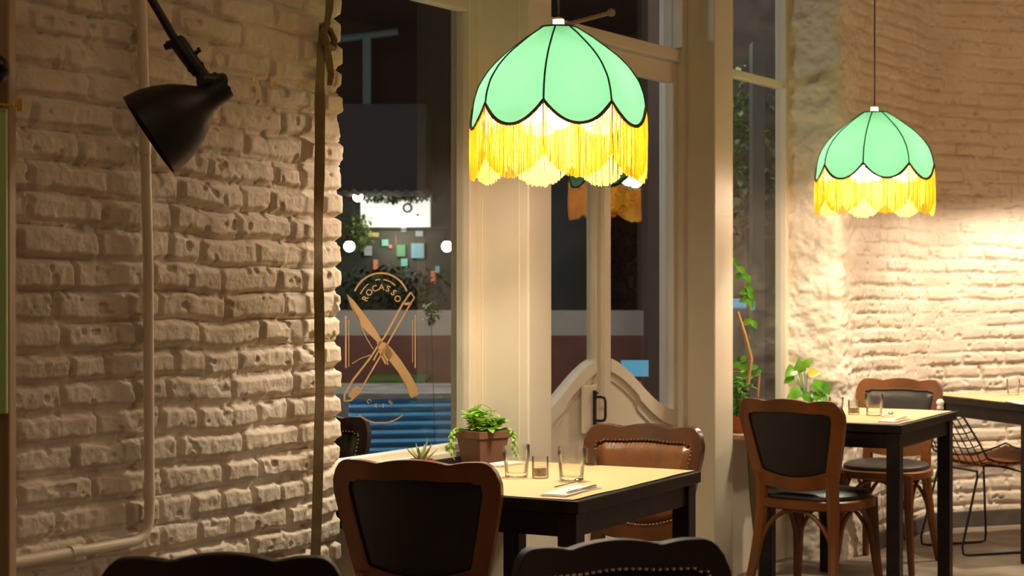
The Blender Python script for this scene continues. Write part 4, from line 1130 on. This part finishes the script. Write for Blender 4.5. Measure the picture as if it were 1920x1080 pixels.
# shop front behind
o = Box('shop_building', at(430, 0, 13.2).x, at(1120, 0, 13.2).x, 13.13, 13.4, -.05, at(0, 330, 13.2).z, mat('dark_shopfront', (.07, .065, .055), .7, col2=(.02, .03, .025), vscale=2.2)); tag(o, 'dark shop front across the street below the canopy', 'building')
rg = random.Random(12)
pal = [(.10, .30, .25), (.45, .12, .05), (.05, .18, .08), (.12, .25, .32), (.30, .25, .08), (.20, .22, .24)]
root = thing('shop_display', 'shop window display of small self-glowing coloured posters across the street', 'display', (at(735, 0, 13.1).x, 13.1, 1.2)); inv8 = Matrix.Translation(-root.location)
for i, (x, y, wd, hh, c_) in enumerate([(783, 470, 24, 28, 3), (757, 430, 10, 8, 5), (722, 455, 12, 12, 0), (732, 462, 6, 6, 1), (752, 470, 16, 22, 2), (704, 496, 8, 18, 1), (758, 492, 12, 14, 0), (786, 438, 14, 10, 5), (690, 470, 14, 18, 5), (700, 440, 20, 8, 4), (812, 520, 8, 24, 1), (820, 505, 8, 12, 3)]):
    a_ = at(x-wd/2, y+hh/2, 13.1); b_ = at(x+wd/2, y-hh/2, 13.1)
    o = Box('poster', a_.x, b_.x, 13.10, 13.13, a_.z, b_.z, mat('poster_%d' % c_, pal[c_], .6, emis=pal[c_], estr=.5), root); o.matrix_parent_inverse = inv8  # posters glow by emission to look lit
# upper facade
o = Box('apartment_block', at(300, 0, 19).x, at(1500, 0, 19).x, 19, 19.4, -.05, 6, mat('night_facade', (.085, .055, .050), .8, var=.2, vscale=2)); tag(o, 'dark apartment facade behind the shop across the street', 'building')
# street lamp T
root = thing('street_lamp', 'pale teal T-shaped street pole behind the large window\'s upper part', 'street lamp', (at(688, 0, 16).x, 16, 0)); inv9 = Matrix.Translation(-root.location)
M_TEAL = mat('teal_metal', (.20, .30, .27), .6)
a_ = at(681, 320, 16); o = Box('pole', a_.x, at(696, 0, 16).x, 15.95, 16.05, -.05, at(0, 70, 16).z, M_TEAL, root); o.matrix_parent_inverse = inv9
bm = NB(); tube(bm, [at(600, 78, 16), at(746, 60, 16)], .032, 8); o = obj('cross_arm', bm, M_TEAL, root); o.matrix_parent_inverse = inv9
# festoon bulbs
M_FEST = mat('festoon_glow', (1, .9, .75), .5, emis=(1, .86, .62), estr=22)
for (x, y, Y, lb) in ((655, 462, 11.5, 'glowing festoon bulb just right of the brick wall end'), (838, 462, 11.5, 'glowing festoon bulb near the right side of the large window'), (671, 369, 12.7, 'glowing festoon bulb at the upper left corner of the white sign')):
    p = at(x, y, Y); root = thing('festoon_bulb', lb, 'light bulb', p, 0, 'festoon bulbs outside'); 
    bm = NB(); bmesh.ops.create_uvsphere(bm, u_segments=14, v_segments=10, radius=.036); obj('bulb', bm, M_FEST, root)
    bm = NB(); lathe(bm, [(0, .030), (.016, .03), (.016, .07), (0, .07)], 10); obj('socket', bm, M_BLACK, root)
    bm = NB(); tube(bm, [(0, 0, .07), (0, 0, (1.665 if Y < 12 else 1.99)-p.z)], .003, 5); obj('cord', bm, M_BLACK, root)
for (px_) in (575, 930):
    xx = at(px_, 0, 11.5).x; o = Box('festoon_pole', xx-.02, xx+.02, 11.48, 11.52, -.05, 1.70, M_BLACK); tag(o, 'slim black pole outside carrying the string of festoon bulbs, %s' % ('behind the brick wall end' if px_ < 600 else 'behind the left white post'), 'pole')
bm = NB(); tube(bm, [at(575, 0, 11.5)*1+Vector((0, 0, 1.665-at(575, 0, 11.5).z)), at(930, 0, 11.5)+Vector((0, 0, 1.665-at(930, 0, 11.5).z))], .0035, 5)
tag(obj('festoon_cable', bm, M_BLACK), 'thin dark cable strung outside above the festoon bulbs', 'cable')
# foliage outside
def tree(nm, label, c, rad, n, seed, m, sz=.09, trunk=True, stem=True):
    root = thing(nm, label, 'tree' if trunk else 'shrub', (c[0], c[1], -.05)); rg = random.Random(seed); bm = NB()
    for i in range(n):
        while True:
            v = Vector((rg.uniform(-1, 1), rg.uniform(-1, 1), rg.uniform(-1, 1)))
            if v.length < 1: break
        p = Vector((v.x*rad[0], v.y*rad[1], c[2]+.05+v.z*rad[2])); a = rg.uniform(0, 2*PI)
        leafpatch(bm, p, (math.cos(a), math.sin(a), rg.uniform(-.8, .5)), sz*rg.uniform(.6, 1.2), sz*.5, .3, n=3)
    obj('foliage', bm, m, root)
    if not stem: return root
    bm = NB(); tube(bm, [(0, 0, 0), (.02, .01, c[2]*.5), (0, 0, c[2]+.05)], [.03, .025, .015] if trunk else [.0015, .0015, .0015], 6); obj('trunk' if trunk else 'stem', bm, mat('bark', (.08, .06, .04), .9), root)
    return root
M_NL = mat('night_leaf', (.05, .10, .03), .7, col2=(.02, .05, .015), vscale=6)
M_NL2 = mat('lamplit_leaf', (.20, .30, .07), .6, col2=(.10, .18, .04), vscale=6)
p = at(1068, 400, 14); tree('street_tree', 'dark leafy tree seen through the left door pane', (p.x, 14, 1.9), (.22, .3, .85), 900, 4, M_NL)
p = at(1185, 430, 14); tree('street_tree', 'dark leafy tree seen through the right door pane', (p.x, 14, 1.8), (.23, .3, .95), 900, 6, M_NL)
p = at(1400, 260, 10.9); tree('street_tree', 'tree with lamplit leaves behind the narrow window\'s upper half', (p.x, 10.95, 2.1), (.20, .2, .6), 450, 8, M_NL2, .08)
p = at(735, 352, 12.6); tree('street_shrub', 'hanging greenery along the top edge of the lit sign', (p.x, 12.93, 1.955), (.34, .04, .04), 260, 9, M_NL, .05, False)
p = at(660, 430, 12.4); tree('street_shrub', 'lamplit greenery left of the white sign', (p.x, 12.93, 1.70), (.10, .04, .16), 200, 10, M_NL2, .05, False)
p = at(720, 560, 12.1); tree('street_shrub', 'dark shrub above the beige street wall', (p.x, 12.68, 1.28), (.5, .12, .18), 500, 11, M_NL, .07, False)
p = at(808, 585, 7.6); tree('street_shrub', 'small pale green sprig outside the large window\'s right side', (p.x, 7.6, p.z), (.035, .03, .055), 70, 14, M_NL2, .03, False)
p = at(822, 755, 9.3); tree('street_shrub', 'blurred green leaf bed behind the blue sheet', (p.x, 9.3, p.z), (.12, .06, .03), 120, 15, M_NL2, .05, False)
# parked car glimpsed through the door
YC = 16.0
root = thing('parked_car', 'parked dark teal car glimpsed through the door glass', 'car', (at(1130, 0, YC).x, YC, -.05)); invc = Matrix.Translation(-root.location)
def carx(px): return at(px, 0, YC).x
bm = NB(); poly = [(1000, 640), (1000, 575), (1030, 562), (1060, 530), (1085, 518), (1170, 516), (1200, 530), (1225, 560), (1250, 575), (1250, 640)]
prism(bm, [(at(x, y, YC).x, at(x, y, YC).z) for x, y in poly], lambda x, y, t: Vector((x, t, y)), YC, YC+1.6); o = obj('body', bm, mat('dark_teal_paint', (.02, .06, .07), .25), root, smooth=False, bevel=.03); o.matrix_parent_inverse = invc
bm = NB(); prism(bm, [(at(x, y, YC).x, at(x, y, YC).z) for x, y in ((1042, 560), (1068, 534), (1088, 525), (1165, 523), (1192, 536), (1212, 560))], lambda x, y, t: Vector((x, t, y)), YC-.02, YC+.01); o = obj('side_window', bm, mat('car_glass', (.05, .16, .20), .1), root, smooth=False); o.matrix_parent_inverse = invc
for px in (1040, 1205):
    bm = NB(); c_ = at(px, 650, YC-.03); lathe(bm, [(0, 0), (.10, 0), (.28, -.01), (.31, .03), (.31, .18), (0, .18)], 28, Matrix.Translation((c_.x, YC-.05, .26)) @ Matrix.Rotation(-PI/2, 4, 'X')); o = obj('wheel', bm, mat('tyre', (.01, .01, .01), .8), root); o.matrix_parent_inverse = invc
# blue lit notice by the door
a_ = at(1165, 706, 9.5); b_ = at(1216, 676, 9.5)
root = thing('blue_notice', 'small blue lit notice board outside the right door pane', 'notice board', (a_.x, 9.5, 0)); invn = Matrix.Translation(-root.location)
o = Box('panel', a_.x, b_.x, 9.5, 9.53, a_.z, b_.z, mat('blue_glow', (.10, .35, .55), .5, emis=(.10, .38, .60), estr=.55), root); o.matrix_parent_inverse = invn
o = Box('stand', (a_.x+b_.x)/2-.01, (a_.x+b_.x)/2+.01, 9.53, 9.55, -.05, b_.z, M_BLACK, root); o.matrix_parent_inverse = invn
# dark brown side wall beyond the door and narrow window, with pale pillar
o = Box('side_wall', at(1215, 0, 11.6).x, at(1262, 0, 11.6).x, 11.6, 12.6, -.05, 4.5, mat('dark_brown_wall', (.07, .045, .035), .8, var=.2)); tag(o, 'tall dark brown wall outside behind the right door pane', 'wall')
o = Box('brick_backdrop', at(1376, 0, 11).x-.3, at(1500, 0, 11).x+.6, 11.4, 11.7, -.05, 4.5, mat('night_brick', (.050, .033, .024), .9, col2=(.022, .015, .011), vscale=9)); tag(o, 'rough brown brick wall outside the narrow window', 'wall')
o = Box('grey_pillar', at(1411, 0, 10.5).x, at(1434, 0, 10.5).x, 10.5, 10.65, -.05, at(0, 78, 10.5).z, mat('grey_pillar_paint', (.10, .095, .085), .7)); tag(o, 'slim grey pillar outside the narrow window', 'pillar')
a_ = at(1375, 580, 10.2); b_ = at(1400, 558, 10.2)
root = thing('blue_light_patches', 'small blue glowing lantern seen low through the narrow window', 'patches', (a_.x, 10.2, 1.1)); invl = Matrix.Translation(-root.location)
for (x0_, y0_, x1_, y1_) in ((1372, 578, 1400, 560), (1408, 582, 1416, 564), (1372, 690, 1386, 682)):
    a_ = at(x0_, y0_, 10.2); b_ = at(x1_, y1_, 10.2)
    o = Box('glow_pane', a_.x, b_.x, 10.2, 10.24, a_.z, b_.z, MATS['blue_glow'], root, bevel=.01); o.matrix_parent_inverse = invl  # blue patches of light put in as glowing panes
# unseen point lights added to brighten the street outside
plight('street_fill', (-1.0, 9.6, 2.9), 110, (.92, .94, 1.0), .2)
plight('street_fill', (-.95, 7.6, 2.0), 32, (.9, .95, 1.0), .1)
plight('street_fill', (1.3, 10.6, 3.2), 30, (.95, .92, .9), .2)
plight('street_fill', (-1.0, 13.6, 1.55), 6, (1, .9, .7), .1)
plight('street_fill', at(740, 450, 12.9), 5, (1, .85, .6), .1)
